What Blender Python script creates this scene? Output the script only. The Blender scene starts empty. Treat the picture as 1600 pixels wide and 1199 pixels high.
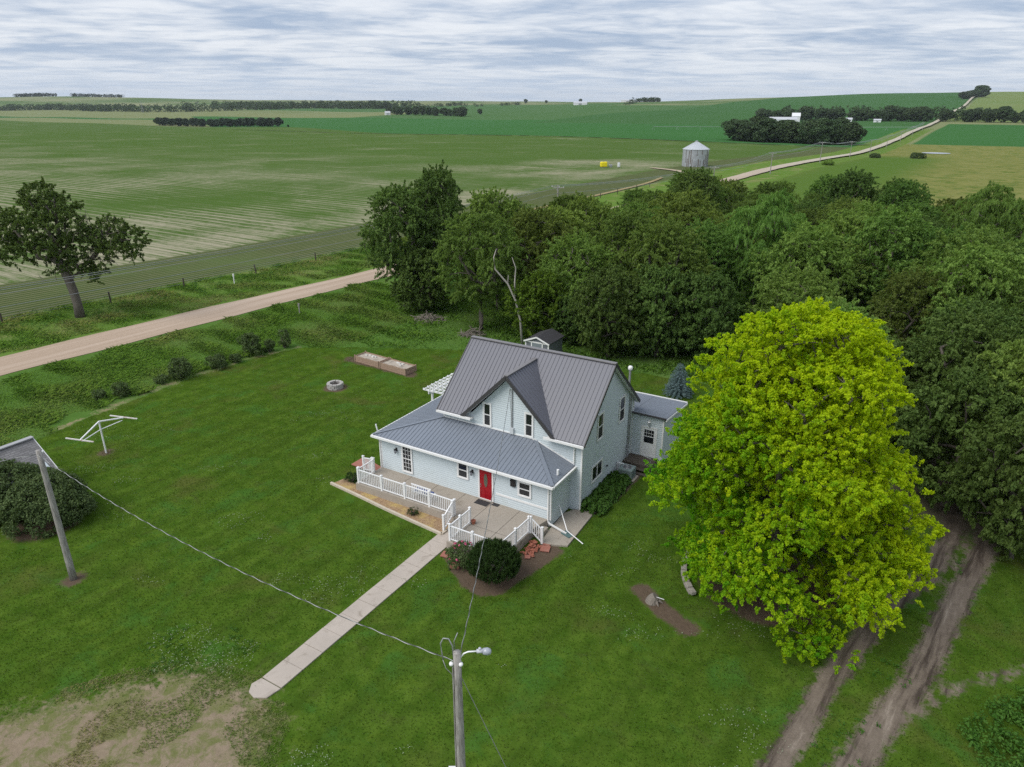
import bpy, math, random
import numpy as np
from mathutils import Vector
R = math.radians
rng = np.random.default_rng(7)
random.seed(7)
SC = bpy.context.scene
COL = SC.collection

# ------------------------------------------------------------------ camera, sky, sun, exposure
CAMH, PITCH = 22.0, 21.6
cam = bpy.data.cameras.new('camera')
cam.sensor_fit = 'HORIZONTAL'; cam.sensor_width = 36.0; cam.lens = 36 * 1110 / 1600
cam.clip_start = .5; cam.clip_end = 30000
camo = bpy.data.objects.new('camera', cam); COL.objects.link(camo)
camo.location = (0, 0, CAMH); camo.rotation_euler = (R(90 - PITCH), 0, 0)
SC.camera = camo
SC.view_settings.view_transform = 'Standard'; SC.view_settings.look = 'None'
SC.view_settings.gamma = 1; SC.view_settings.use_curve_mapping = False
SC.view_settings.exposure = .75
SC.cycles.max_bounces = 6; SC.cycles.diffuse_bounces = 2; SC.cycles.glossy_bounces = 2
SC.cycles.transmission_bounces = 2; SC.cycles.transparent_max_bounces = 4
SC.cycles.volume_bounces = 0; SC.cycles.sample_clamp_indirect = 3.0
SC.cycles.use_denoising = False
try:
    SC.cycles.denoising_input_passes = 'RGB_ALBEDO_NORMAL'
except Exception: pass

SUN_EL, SUN_AZ = 50.0, -120.0       # azimuth measured from +Y towards +X
class NT:
    """tiny node-tree writer"""
    def __init__(s, tree): s.t = tree; s.n = tree.nodes; s.l = tree.links
    def add(s, typ, **kw):
        n = s.n.new(typ)
        for k, v in kw.items(): setattr(n, k, v)
        return n
    def put(s, sock, v):
        if v is None: return
        if isinstance(v, bpy.types.NodeSocket): s.l.new(v, sock)
        else:
            if isinstance(v, (tuple, list)) and len(v) == 3 and sock.type == 'RGBA': v = (*v, 1)
            sock.default_value = v
    def m(s, op, a, b=None, c=None, clamp=False):
        n = s.add('ShaderNodeMath', operation=op, use_clamp=clamp)
        for i, v in enumerate((a, b, c)): s.put(n.inputs[i], v)
        return n.outputs[0]
    def ss(s, x, a, b):
        n = s.add('ShaderNodeMapRange', interpolation_type='SMOOTHSTEP')
        s.put(n.inputs[0], x); s.put(n.inputs[1], a); s.put(n.inputs[2], b)
        return n.outputs[0]
    def mix(s, f, a, b, blend='MIX'):
        n = s.add('ShaderNodeMix', data_type='RGBA', blend_type=blend)
        s.put(n.inputs[0], f); s.put(n.inputs[6], a); s.put(n.inputs[7], b)
        return n.outputs[2]
    def comb(s, x, y, z=0.):
        n = s.add('ShaderNodeCombineXYZ')
        for i, v in enumerate((x, y, z)): s.put(n.inputs[i], v)
        return n.outputs[0]
    def sep(s, v):
        n = s.add('ShaderNodeSeparateXYZ'); s.put(n.inputs[0], v); return n.outputs
    def noise(s, vec, scale=1., detail=4., rough=.55, dist=0.):
        n = s.add('ShaderNodeTexNoise'); s.put(n.inputs['Vector'], vec)
        n.inputs['Scale'].default_value = scale; n.inputs['Detail'].default_value = detail
        n.inputs['Roughness'].default_value = rough; n.inputs['Distortion'].default_value = dist
        return n.outputs[0]
    def attr(s, name):
        n = s.add('ShaderNodeAttribute', attribute_name=name); return n
    def pos(s):
        return s.add('ShaderNodeNewGeometry').outputs['Position']
    def obj(s):
        return s.add('ShaderNodeTexCoord').outputs['Object']
    def bump(s, h, strength=.3, dist=.02):
        n = s.add('ShaderNodeBump'); n.inputs['Strength'].default_value = strength
        n.inputs['Distance'].default_value = dist; s.put(n.inputs['Height'], h); return n.outputs[0]

world = bpy.data.worlds.new('World'); SC.world = world; world.use_nodes = True
w = NT(world.node_tree); w.n.clear()
skyn = w.add('ShaderNodeTexSky', sky_type='NISHITA', sun_disc=False)
skyn.sun_elevation = R(SUN_EL); skyn.sun_rotation = R(SUN_AZ); skyn.air_density = 1.0; skyn.dust_density = 1.5
d = w.add('ShaderNodeTexCoord').outputs['Generated']
nv = w.add('ShaderNodeVectorMath', operation='NORMALIZE'); w.l.new(d, nv.inputs[0])
sx, sy, sz = w.sep(nv.outputs[0])
zc = w.m('ADD', w.m('MAXIMUM', sz, 0.0), .055)
u_, v_ = w.m('DIVIDE', sx, zc), w.m('DIVIDE', sy, zc)
# cloud layer seen from below: long bands lying across the view, broken into ripples
pl = w.comb(w.m('ADD', w.m('MULTIPLY', u_, .62), w.m('MULTIPLY', v_, .16)), w.m('SUBTRACT', w.m('MULTIPLY', v_, .85), w.m('MULTIPLY', u_, .16)), 0.)
n1 = w.noise(pl, .95, 8, .6, .5)
n2 = w.noise(pl, 2.9, 6, .6, .5)
n3 = w.noise(pl, .28, 3, .5)
cl = w.m('ADD', w.m('ADD', w.m('MULTIPLY', n1, .62), w.m('MULTIPLY', n2, .34)), w.m('MULTIPLY', n3, .30))
lit = w.ss(cl, .49, .74)
cloudc = w.mix(lit, (2.3, 2.9, 3.9), (5.1, 5.3, 5.65))
hz = w.ss(sz, -.01, .075)
cloudc = w.mix(hz, w.mix(w.ss(cl, .45, .75), (3.5, 4.15, 5.1), (4.2, 4.65, 5.3)), cloudc)
skyc = w.mix(.93, skyn.outputs[0], cloudc)
bg = w.add('ShaderNodeBackground'); w.put(bg.inputs[0], skyc); bg.inputs[1].default_value = .1
wo = w.add('ShaderNodeOutputWorld'); w.l.new(bg.outputs[0], wo.inputs[0])

sl = bpy.data.lights.new('sun', 'SUN'); sl.energy = 1.5; sl.angle = R(42); sl.color = (1, .96, .9)
so = bpy.data.objects.new('sun', sl); COL.objects.link(so)
sd = Vector((math.sin(R(SUN_AZ)) * math.cos(R(SUN_EL)), math.cos(R(SUN_AZ)) * math.cos(R(SUN_EL)), math.sin(R(SUN_EL))))
so.rotation_euler = sd.to_track_quat('Z', 'Y').to_euler(); so.location = (0, 0, 80)

# ------------------------------------------------------------------ terrain
AL = R(32.75); SA, CA = math.sin(AL), math.cos(AL)      # the gravel road runs along q; n is the distance to its left
def QN(X, Y): return X * SA + Y * CA, -X * CA + Y * SA
def XY(q, n): return q * SA - n * CA, q * CA + n * SA
def ss(a, b, x):
    t = np.clip((x - a) / (b - a), 0, 1); return t * t * (3 - 2 * t)
ZQ = [-400, -100, 24, 70, 203, 280, 333, 407, 516, 690, 1000, 1265, 1715, 2600, 3000, 3300, 4500, 8000]
ZZ = [1.2, 1.2, 1.0, 0, -.9, -1.5, -2.2, -3.5, -5.6, -7.0, -5.4, .4, 8.2, 26.4, 36.5, 38, 20, 0]
def hill(X, Y, cx, cy, sx, sy, h, rot=0.):
    c, s = math.cos(rot), math.sin(rot); u = (X - cx) * c + (Y - cy) * s; v = -(X - cx) * s + (Y - cy) * c
    return h * np.exp(-.5 * ((u / sx) ** 2 + (v / sy) ** 2))
def HZ(X, Y):
    X = np.asarray(X, float); Y = np.asarray(Y, float)
    q, n = QN(X, Y)
    z = np.interp(q, ZQ, ZZ)
    f = ss(32, 62, np.hypot(q - 30, n - 14)); far = ss(900, 1600, q)
    z = z * (1 - .55 * far * ss(100, 1400, n)) * (1 - .3 * far * ss(60, 500, -n)) * f
    z = z - 7 * ss(150, 1300, n) * (1 - far)
    z = z + hill(X, Y, 1180, 2450, 330, 420, 10, -.3) + hill(X, Y, 500, 2500, 350, 500, 8)
    z = z + hill(X, Y, -2300, 3700, 700, 500, 40) + hill(X, Y, -1500, 4300, 900, 500, 2) + hill(X, Y, -300, 4600, 1200, 500, 13) + hill(X, Y, 2600, 2600, 900, 600, 21)
    r = ss(150, 500, np.hypot(X, Y))
    return z + 1.2 * np.sin(q * .009 + n * .004) * r + .8 * np.sin(n * .013 - q * .006 + 1) * r
def hz(x, y): return float(HZ(x, y))

# house frame: a = along the front wall to its left end, b = into the house
HO = (2.11, 33.75); HPH = R(149.2)
HA = (math.cos(HPH), math.sin(HPH)); HB = (math.sin(HPH), -math.cos(HPH))
def W(a, b, z=0.): return (HO[0] + a * HA[0] + b * HB[0], HO[1] + a * HA[1] + b * HB[1], z)
HROT = math.atan2(-HA[1], -HA[0])

# ------------------------------------------------------------------ object helpers
def tag(o, label=None, cat=None, group=None, kind=None):
    if label: o['label'] = label
    if cat: o['category'] = cat
    if group: o['group'] = group
    if kind: o['kind'] = kind
    return o
def empty(name, loc, rz=0., label=None, cat=None, group=None):
    o = bpy.data.objects.new(name, None); COL.objects.link(o)
    o.location = loc; o.rotation_euler = (0, 0, rz); o.empty_display_size = .3
    return tag(o, label, cat, group)
def link(name, me, mat, parent=None):
    if mat is not None: me.materials.append(mat)
    o = bpy.data.objects.new(name, me); COL.objects.link(o)
    if parent is not None: o.parent = parent
    return o
def copy_tree(o, parent=None):
    c = o.copy(); COL.objects.link(c)
    if parent is not None: c.parent = parent
    for ch in list(o.children): copy_tree(ch, c)
    return c
def np_mesh(name, V, F, smooth=False, attrs=None):
    """V (N,3), F (M,k) constant arity"""
    me = bpy.data.meshes.new(name)
    V = np.ascontiguousarray(V, np.float32); F = np.ascontiguousarray(F, np.int32)
    k = F.shape[1]
    me.vertices.add(len(V)); me.vertices.foreach_set('co', V.ravel())
    me.loops.add(F.size); me.loops.foreach_set('vertex_index', F.ravel())
    me.polygons.add(len(F)); me.polygons.foreach_set('loop_start', np.arange(0, F.size, k, dtype=np.int32))
    me.polygons.foreach_set('loop_total', np.full(len(F), k, np.int32))
    if smooth: me.polygons.foreach_set('use_smooth', np.ones(len(F), bool))
    for an, arr in (attrs or {}).items():
        at = me.attributes.new(an, 'FLOAT_COLOR', 'POINT')
        a4 = np.ones((len(V), 4), np.float32); a4[:, :arr.shape[1]] = arr
        at.data.foreach_set('color', a4.ravel())
    me.update(calc_edges=True)
    return me
class MB:
    """collects boxes, beams and tubes into one mesh"""
    def __init__(s): s.v = []; s.f = []
    def face(s, pts):
        i = len(s.v); s.v += [tuple(p) for p in pts]; s.f.append(tuple(range(i, i + len(pts))))
    def hexa(s, p):
        i = len(s.v); s.v += [tuple(x) for x in p]
        s.f += [tuple(i + k for k in q) for q in ((3, 2, 1, 0), (4, 5, 6, 7), (0, 1, 5, 4), (1, 2, 6, 5), (2, 3, 7, 6), (3, 0, 4, 7))]
    def box(s, lo, hi):
        (a, b, c), (d, e, f) = lo, hi
        s.hexa([(a, b, c), (d, b, c), (d, e, c), (a, e, c), (a, b, f), (d, b, f), (d, e, f), (a, e, f)])
    def beam(s, p0, p1, w, h, up=(0, 0, 1)):
        p0, p1 = Vector(p0), Vector(p1); t = (p1 - p0).normalized(); up = Vector(up)
        sd = t.cross(up)
        if sd.length < 1e-4: sd = t.cross(Vector((1, 0, 0)))
        sd.normalize(); n = sd.cross(t).normalized(); sd *= w / 2; n *= h / 2
        s.hexa([p0 - sd - n, p0 + sd - n, p0 + sd + n, p0 - sd + n, p1 - sd - n, p1 + sd - n, p1 + sd + n, p1 - sd + n])
    def prism(s, pts, vec):
        """polygon + extrusion"""
        n = len(pts); i = len(s.v); vec = Vector(vec)
        s.v += [tuple(p) for p in pts] + [tuple(Vector(p) + vec) for p in pts]
        s.f.append(tuple(range(i + n - 1, i - 1, -1))); s.f.append(tuple(range(i + n, i + 2 * n)))
        for k in range(n): j = (k + 1) % n; s.f.append((i + k, i + j, i + n + j, i + n + k))
    def tube(s, pts, rad, seg=8, cap=True):
        pts = [Vector(p) for p in pts]; n = len(pts)
        rad = [rad] * n if not hasattr(rad, '__len__') else rad
        i0 = len(s.v); ref = Vector((0, 0, 1))
        for k in range(n):
            t = (pts[min(k + 1, n - 1)] - pts[max(k - 1, 0)]).normalized()
            a = t.cross(ref)
            if a.length < .05: a = t.cross(Vector((1, 0, 0)))
            a.normalize(); b = t.cross(a)
            for j in range(seg):
                th = 2 * math.pi * j / seg
                s.v.append(tuple(pts[k] + (a * math.cos(th) + b * math.sin(th)) * rad[k]))
        for k in range(n - 1):
            for j in range(seg):
                j2 = (j + 1) % seg
                s.f.append((i0 + k * seg + j, i0 + k * seg + j2, i0 + (k + 1) * seg + j2, i0 + (k + 1) * seg + j))
        if cap:
            s.f.append(tuple(i0 + j for j in range(seg - 1, -1, -1))); s.f.append(tuple(i0 + (n - 1) * seg + j for j in range(seg)))
    def lathe(s, prof, seg=24, c=(0, 0, 0)):
        i0 = len(s.v)
        for r, z in prof:
            for j in range(seg):
                th = 2 * math.pi * j / seg; s.v.append((c[0] + r * math.cos(th), c[1] + r * math.sin(th), c[2] + z))
        for k in range(len(prof) - 1):
            for j in range(seg):
                j2 = (j + 1) % seg
                s.f.append((i0 + k * seg + j, i0 + k * seg + j2, i0 + (k + 1) * seg + j2, i0 + (k + 1) * seg + j))
    def build(s, name, mat, parent=None, smooth=False, loc=None, rz=None, bevel=0.):
        me = bpy.data.meshes.new(name); me.from_pydata(s.v, [], s.f)
        if smooth: me.polygons.foreach_set('use_smooth', [True] * len(me.polygons))
        me.update(); o = link(name, me, mat, parent)
        if loc is not None: o.location = loc
        if rz is not None: o.rotation_euler = (0, 0, rz)
        if bevel:
            b = o.modifiers.new('bevel', 'BEVEL'); b.width = bevel; b.segments = 2; b.limit_method = 'ANGLE'
        return o

# ------------------------------------------------------------------ materials
def newmat(name):
    m = bpy.data.materials.new(name); m.use_nodes = True
    t = NT(m.node_tree); b = m.node_tree.nodes['Principled BSDF']
    return m, t, b
def plain(name, col, rough=.6, spec=.4, metal=0., var=.12, scale=3., bump=0., bscale=30., grime=None):
    m, t, b = newmat(name); p = t.obj()
    n = t.noise(p, scale, 4)
    c = t.mix(n, tuple(x * (1 - var) for x in col), tuple(min(1, x * (1 + var)) for x in col))
    if grime:
        g = t.ss(t.noise(p, scale * .7, 6, .65), .5, .75); c = t.mix(t.m('MULTIPLY', g, grime[1]), c, grime[0])
    t.put(b.inputs['Base Color'], c)
    b.inputs['Roughness'].default_value = rough; b.inputs['Specular IOR Level'].default_value = spec; b.inputs['Metallic'].default_value = metal
    if bump: t.put(b.inputs['Normal'], t.bump(t.noise(p, bscale, 4), bump, .02))
    return m
M = {}
M['siding'] = plain('pale_vinyl_siding', (.565, .63, .655), .55, .35, var=.04, scale=1.3, grime=((.46, .52, .50), .35))
M['trim'] = plain('white_trim', (.80, .80, .79), .5, .4, var=.04, scale=2, grime=((.62, .61, .57), .35))
M['vinyl'] = plain('white_vinyl', (.83, .83, .83), .4, .45, var=.03, scale=2)
M['glass'] = plain('dark_window_glass', (.018, .02, .022), .06, .6, var=.3, scale=2)
M['screen'] = plain('window_screen', (.035, .036, .038), .6, .3, var=.2)
M['red'] = plain('red_door_paint', (.33, .006, .014), .35, .45, var=.06)
M['dark_metal'] = plain('black_metal', (.02, .02, .022), .45, .5)
M['fascia'] = plain('charcoal_fascia', (.055, .053, .056), .45, .45)
M['grey_metal'] = plain('galvanised_metal', (.36, .37, .38), .45, .5, .35, var=.15, scale=4)
def roofmat(name, c):
    m, t, b = newmat(name); p = t.obj()
    n = t.noise(p, .55, 5, .6); n2 = t.noise(p, 6, 4)
    col = t.mix(n, tuple(x * .86 for x in c), tuple(x * 1.12 for x in c))
    col = t.mix(t.m('MULTIPLY', t.ss(n2, .58, .75), .18), col, (.2, .19, .18))
    t.put(b.inputs['Base Color'], col); b.inputs['Roughness'].default_value = .38; b.inputs['Specular IOR Level'].default_value = .5
    t.put(b.inputs['Roughness'], t.m('ADD', .32, t.m('MULTIPLY', n, .16)))
    return m
M['roof'] = roofmat('charcoal_metal_roof', (.128, .131, .156))
M['roof2'] = roofmat('sky_tinted_metal_roof', (.19, .215, .255))  # same metal; blue sky reflection on the low-slope roofs put into the base colour
def concrete(name, c, joint=0.):
    m, t, b = newmat(name); p = t.obj()
    n = t.noise(p, .6, 6, .62); f = t.noise(p, 9, 5, .7); s = t.noise(p, 1.6, 5, .7, .6)
    col = t.mix(n, tuple(x * .75 for x in c), tuple(x * 1.15 for x in c))
    col = t.mix(t.m('MULTIPLY', t.ss(s, .52, .74), .55), col, (.16, .125, .085))
    col = t.mix(t.m('MULTIPLY', f, .22), col, tuple(x * .6 for x in c))
    t.put(b.inputs['Base Color'], col); b.inputs['Roughness'].default_value = .85
    t.put(b.inputs['Normal'], t.bump(f, .25, .01)); return m
M['concrete'] = concrete('weathered_concrete', (.38, .335, .28))
M['concrete2'] = concrete('grey_foundation_concrete', (.27, .255, .225))
M['walk'] = concrete('pale_walk_concrete', (.47, .41, .35))
def woodmat(name, c, c2, sc=(1, 1, .12), rough=.85):
    m, t, b = newmat(name); p = t.obj()
    mp = t.add('ShaderNodeMapping'); mp.inputs['Scale'].default_value = sc; t.l.new(p, mp.inputs[0])
    n = t.noise(mp.outputs[0], 22, 6, .65); n2 = t.noise(p, 1.4, 4)
    col = t.mix(t.ss(n, .32, .7), c2, c); col = t.mix(t.m('MULTIPLY', n2, .4), col, tuple(x * .7 for x in c))
    t.put(b.inputs['Base Color'], col); b.inputs['Roughness'].default_value = rough
    t.put(b.inputs['Normal'], t.bump(n, .5, .01)); return m
M['pole'] = woodmat('weathered_pole_wood', (.42, .40, .375), (.17, .155, .14))
M['bed_wood'] = woodmat('faded_cedar', (.42, .30, .22), (.26, .17, .12), (.3, .3, 1))
M['deck_wood'] = woodmat('old_deck_wood', (.14, .115, .09), (.07, .055, .045), (.3, 1, 1))
M['dead'] = woodmat('dead_branches', (.27, .235, .20), (.13, .11, .09), (1, 1, 1))
M['dead_white'] = woodmat('bleached_dead_limb', (.50, .47, .43), (.3, .27, .24), (1, 1, 1))
M['bark'] = woodmat('grey_bark', (.17, .148, .122), (.075, .064, .053))
M['fence_post'] = woodmat('dark_fence_post', (.09, .07, .055), (.045, .035, .03))
M['brick'] = plain('old_red_brick', (.36, .13, .085), .9, .2, var=.4, scale=7, grime=((.5, .42, .36), .5))
M['paver'] = plain('red_paver', (.34, .14, .105), .9, .2, var=.15, scale=5, grime=((.3, .22, .18), .5))
M['stone'] = plain('grey_stone_block', (.33, .30, .265), .9, .2, var=.3, scale=6, bump=.5)
M['firestone'] = plain('pale_fire_ring_block', (.40, .38, .36), .9, .2, var=.5, scale=9, bump=.5)
M['teal'] = plain('teal_plastic', (.10, .17, .17), .5, .4)
M['ac'] = plain('grey_green_casing', (.22, .27, .26), .5, .4, var=.1)
M['yellow'] = plain('yellow_tank', (.80, .66, .01), .4, .4)
M['galv'] = plain('galvanised_steel', (.42, .44, .47), .42, .5, .4, var=.25, scale=1.2, grime=((.23, .22, .21), .55))
M['wire'] = plain('bare_cable', (.30, .31, .31), .45, .5, .3, var=.2)
M['cable'] = plain('twisted_service_cable', (.085, .09, .085), .6, .4)
M['cable_light'] = plain('bare_neutral_strand', (.42, .43, .42), .5, .5, .3)
M['ash'] = plain('ash', (.09, .08, .075), .95, .1)
M['lampglass'] = plain('lamp_glass', (.35, .37, .42), .1, .6, var=.1)
M['bin_rust'] = plain('rusty_streak', (.14, .11, .09), .8, .3)
M['farm_white'] = plain('white_steel', (.72, .73, .75), .5, .4)
M['farm_grey'] = plain('pale_grey_roof', (.50, .51, .54), .45, .45)
M['pink'] = plain('pink_petals', (.55, .10, .20), .6, .3, var=.3)
M['water'] = plain('pond_water', (.28, .28, .26), .05, .6, var=.2, scale=.3)
def shingle():
    m, t, b = newmat('grey_shingles'); p = t.obj()
    br = t.add('ShaderNodeTexBrick'); mp = t.add('ShaderNodeMapping'); t.l.new(p, mp.inputs[0])
    mp.inputs['Rotation'].default_value = (0, 0, R(90)); t.l.new(mp.outputs[0], br.inputs['Vector'])
    br.inputs['Scale'].default_value = 1; br.inputs['Brick Width'].default_value = .3; br.inputs['Row Height'].default_value = .12
    br.inputs['Mortar Size'].default_value = .012; br.inputs['Color1'].default_value = (.17, .165, .165, 1)
    br.inputs['Color2'].default_value = (.27, .26, .26, 1); br.inputs['Mortar'].default_value = (.09, .088, .09, 1)
    t.put(b.inputs['Base Color'], t.mix(t.m('MULTIPLY', t.noise(p, 25, 4), .5), br.outputs[0], (.2, .19, .185))); b.inputs['Roughness'].default_value = .9
    return m
M['shingle'] = shingle()
M['shed_roof'] = plain('black_shingles', (.048, .047, .05), .9, .2, var=.3, scale=8, bump=.4)
M['shed_wall'] = plain('grey_panel', (.14, .155, .17), .7, .3)

def leafmat(name, c1, c2, c3=None, trans=.3, objvar=.0, rough=.55):
    """leaf colour varies leaf by leaf and sprig by sprig (attribute lf)"""
    m, t, b = newmat(name); a = t.sep(t.attr('lf').outputs['Color'])
    f = t.m('ADD', t.m('MULTIPLY', a[0], .5), t.m('MULTIPLY', a[1], .5))
    col = t.mix(f, c1, c2)
    if c3: col = t.mix(a[2], col, c3)
    if objvar:
        oi = t.add('ShaderNodeObjectInfo'); h = t.add('ShaderNodeHueSaturation'); t.put(h.inputs['Color'], col)
        t.put(h.inputs['Hue'], t.m('ADD', .5 - .022 * objvar, t.m('MULTIPLY', oi.outputs['Random'], .04 * objvar)))
        r2 = t.m('FRACT', t.m('MULTIPLY', oi.outputs['Random'], 7.31))
        t.put(h.inputs['Value'], t.m('ADD', 1 - .3 * objvar, t.m('MULTIPLY', r2, .6 * objvar)))
        h.inputs['Saturation'].default_value = .95; col = h.outputs[0]
    t.put(b.inputs['Base Color'], col); b.inputs['Roughness'].default_value = rough; b.inputs['Specular IOR Level'].default_value = .10
    tr = t.add('ShaderNodeBsdfTranslucent'); t.put(tr.inputs[0], t.mix(.5, col, t.mix(1., col, (1.3, 1.25, .5), 'MULTIPLY')))
    mx = t.add('ShaderNodeMixShader'); mx.inputs[0].default_value = trans
    t.l.new(b.outputs[0], mx.inputs[1]); t.l.new(tr.outputs[0], mx.inputs[2])
    t.l.new(mx.outputs[0], m.node_tree.nodes['Material Output'].inputs[0]); return m
M['leaf_elm'] = leafmat('elm_leaves', (.105, .200, .032), (.225, .345, .066), trans=.46, objvar=1.1)
M['leaf_dark'] = leafmat('dark_leaves', (.068, .135, .025), (.150, .240, .050), trans=.34, objvar=.5)
M['leaf_bright'] = leafmat('fresh_green_leaves', (.085, .155, .018), (.18, .28, .035), trans=.35)
M['leaf_maple'] = leafmat('yellow_green_maple_leaves', (.36, .54, .010), (.58, .70, .014), (.13, .37, .012), trans=.5)
M['leaf_bush'] = leafmat('bush_leaves', (.058, .096, .034), (.125, .175, .062), trans=.25)
M['leaf_yew'] = leafmat('dark_needles', (.014, .032, .008), (.045, .085, .02), trans=.1)
M['leaf_spruce'] = leafmat('blue_spruce_needles', (.09, .145, .15), (.2, .28, .29), trans=.1)
M['leaf_far'] = leafmat('far_leaves', (.045, .085, .034), (.085, .135, .054), trans=.15, objvar=.5)
M['leaf_cedar'] = leafmat('cedar_needles', (.026, .050, .026), (.050, .084, .040), trans=.1, objvar=.5)
M['leaf_hosta'] = leafmat('hosta_leaves', (.04, .10, .016), (.085, .17, .032), trans=.15)
M['grass'] = leafmat('lawn_blades', (.050, .105, .009), (.102, .170, .020), (.135, .150, .036), trans=.25)
M['tallgrass'] = leafmat('tall_grass_blades', (.135, .285, .050), (.24, .40, .090), (.40, .40, .20), trans=.5)
M['weed'] = leafmat('broad_weed_leaves', (.04, .12, .016), (.09, .19, .03), trans=.25)
M['clover'] = leafmat('clover_flowers', (.26, .31, .19), (.38, .42, .30), trans=.1)
# ------------------------------------------------------------------ ground
def axis_lines(lo, hi, step, far_lo, far_hi, g):
    a = list(np.arange(lo, hi + 1e-6, step)); x, s = hi, step
    while x < far_hi: s *= g; x += s; a.append(x)
    x, s = lo, step; pre = []
    while x > far_lo: s *= g; x -= s; pre.append(x)
    return np.array(pre[::-1] + a)
ql = axis_lines(-14, 72, .4, -500, 7500, 1.028)
nl = axis_lines(-22, 90, .4, -5500, 6500, 1.032)
Q, N_ = np.meshgrid(ql, nl, indexing='ij')
X, Y = XY(Q, N_); Z = HZ(X, Y)
def pdist(X, Y, pts):
    best = np.full(X.shape, 1e9)
    for (x0, y0), (x1, y1) in zip(pts[:-1], pts[1:]):
        dx, dy = x1 - x0, y1 - y0; t = np.clip(((X - x0) * dx + (Y - y0) * dy) / (dx * dx + dy * dy + 1e-9), 0, 1)
        best = np.minimum(best, np.hypot(X - x0 - t * dx, Y - y0 - t * dy))
    return best
def inside(X, Y, pts):
    c = np.zeros(X.shape, bool); n = len(pts)
    for i in range(n):
        x0, y0 = pts[i]; x1, y1 = pts[(i + 1) % n]
        hit = ((y0 > Y) != (y1 > Y)) & (X < (x1 - x0) * (Y - y0) / (y1 - y0 + 1e-12) + x0); c ^= hit
    return c
def soft_poly(X, Y, pts, s):
    d = pdist(X, Y, list(pts) + [pts[0]]); d = np.where(inside(X, Y, pts), d, -d); return np.clip(.5 + d / (2 * s), 0, 1)
def blob(X, Y, c, r, s=.6):
    return np.clip(.5 + (r - np.hypot(X - c[0], Y - c[1])) / (2 * s), 0, 1)
# the mown lawn ends at n = lawn_edge(q); the rougher grass lies beyond it
LQ, LN = [-30, 16, 23.6, 33, 40, 43.4, 47, 50.9, 53, 54.5, 55, 56, 62, 66], [50, 51.2, 52.7, 53.6, 53.2, 52, 47, 40, 34, 30, 20, 8, 2, -40]
def tallness(Q, N_):
    return np.clip(.5 + (N_ - np.interp(Q, LQ, LN)) / .7, 0, 1) * (Q > -40)
tall = tallness(Q, N_)
BARE = [(-30, 12), (-24, 17), (-19.6, 20.8), (-15.6, 22.6), (-13.2, 23.2), (-11.6, 22.6), (-9.9, 22.0), (-9.0, 20.0), (-9.1, 17.5), (-9.6, 12)]
bare = soft_poly(X, Y, BARE, 2.2)
TR1 = [(4, 12.5), (8.7, 17.6), (10.6, 19.8), (13.2, 22.8), (15.6, 25.2), (18, 27.4), (20.8, 29.5), (24.5, 33.5), (27, 40)]
TR2 = [(7.5, 12), (11.2, 17.6), (13.6, 19.9), (16.2, 22.2), (18.6, 24.8), (21.5, 28), (25.3, 32), (30, 40)]
TR3 = [(12.4, 18.6), (15.0, 20.6), (17.8, 22.1), (21.5, 23.2), (27, 24.3), (34, 25)]
track = np.maximum.reduce([np.clip(1.15 - pdist(X, Y, TR1) / .85, 0, 1), np.clip(1.15 - pdist(X, Y, TR2) / .98, 0, 1), np.clip(.66 - pdist(X, Y, TR3) / 1.2, 0, 1)])
dirt = np.maximum(bare, track)
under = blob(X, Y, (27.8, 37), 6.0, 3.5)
mul = np.zeros(X.shape)
MULCH_R = [W(3.75, -4.3)[:2], W(3.9, -5.0)[:2], W(2.6, -5.9)[:2], W(1.4, -6.7)[:2], W(.2, -7.0)[:2], W(-.6, -6.5)[:2], W(-.95, -5.2)[:2], W(-1.75, -1.5)[:2], W(-.3, -.9)[:2], W(.4, -4.4)[:2]]
mul = np.maximum(mul, soft_poly(X, Y, MULCH_R, .25))
for c, r in (((-21.8, 29.2), .6), (W(25.1, 9.4)[:2], 1.05), ((-26.3, 34.3), 1.9), ((-29.6, 36.3), 2.0), ((-27.4, 42.9), .55), ((12.5, 28.9), 3.3)):
    mul = np.maximum(mul, blob(X, Y, c, r, .55))
mul = np.maximum(mul, np.clip(1.0 - pdist(X, Y, [(6.3, 28.3), (7.0, 26.9), (7.9, 25.6)]) / .95, 0, 1) * 1.2)
mul = np.maximum(mul, np.clip(1.2 - pdist(X, Y, [W(28.9, 15.3)[:2], W(21.6, 14.9)[:2]]) / 1.0, 0, 1) * .9)
HOSTA_BED = [W(-.6, 2.5)[:2], W(-1.7, 2.6)[:2], W(-2.1, 4.5)[:2], W(-2.3, 8.4)[:2], W(-.6, 9.5)[:2]]
mul = np.maximum(mul, soft_poly(X, Y, HOSTA_BED, .25))
litter = np.clip(1.25 - pdist(Q, N_, [(21, 52.5), (26, 53.3), (33, 53.9), (40, 53.2), (43.5, 52.3)]) / (.8 + .35 * np.sin(Q * 1.3)), 0, 1)
nv_ = len(ql); mv = len(nl)
idx = np.arange(nv_ * mv).reshape(nv_, mv)
F = np.stack([idx[:-1, :-1], idx[1:, :-1], idx[1:, 1:], idx[:-1, 1:]], -1).reshape(-1, 4)
V = np.stack([X, Y, Z], -1).reshape(-1, 3)
m1 = np.stack([tall, dirt, np.clip(mul, 0, 1)], -1).reshape(-1, 3)
m2 = np.stack([litter, under, track], -1).reshape(-1, 3)
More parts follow.
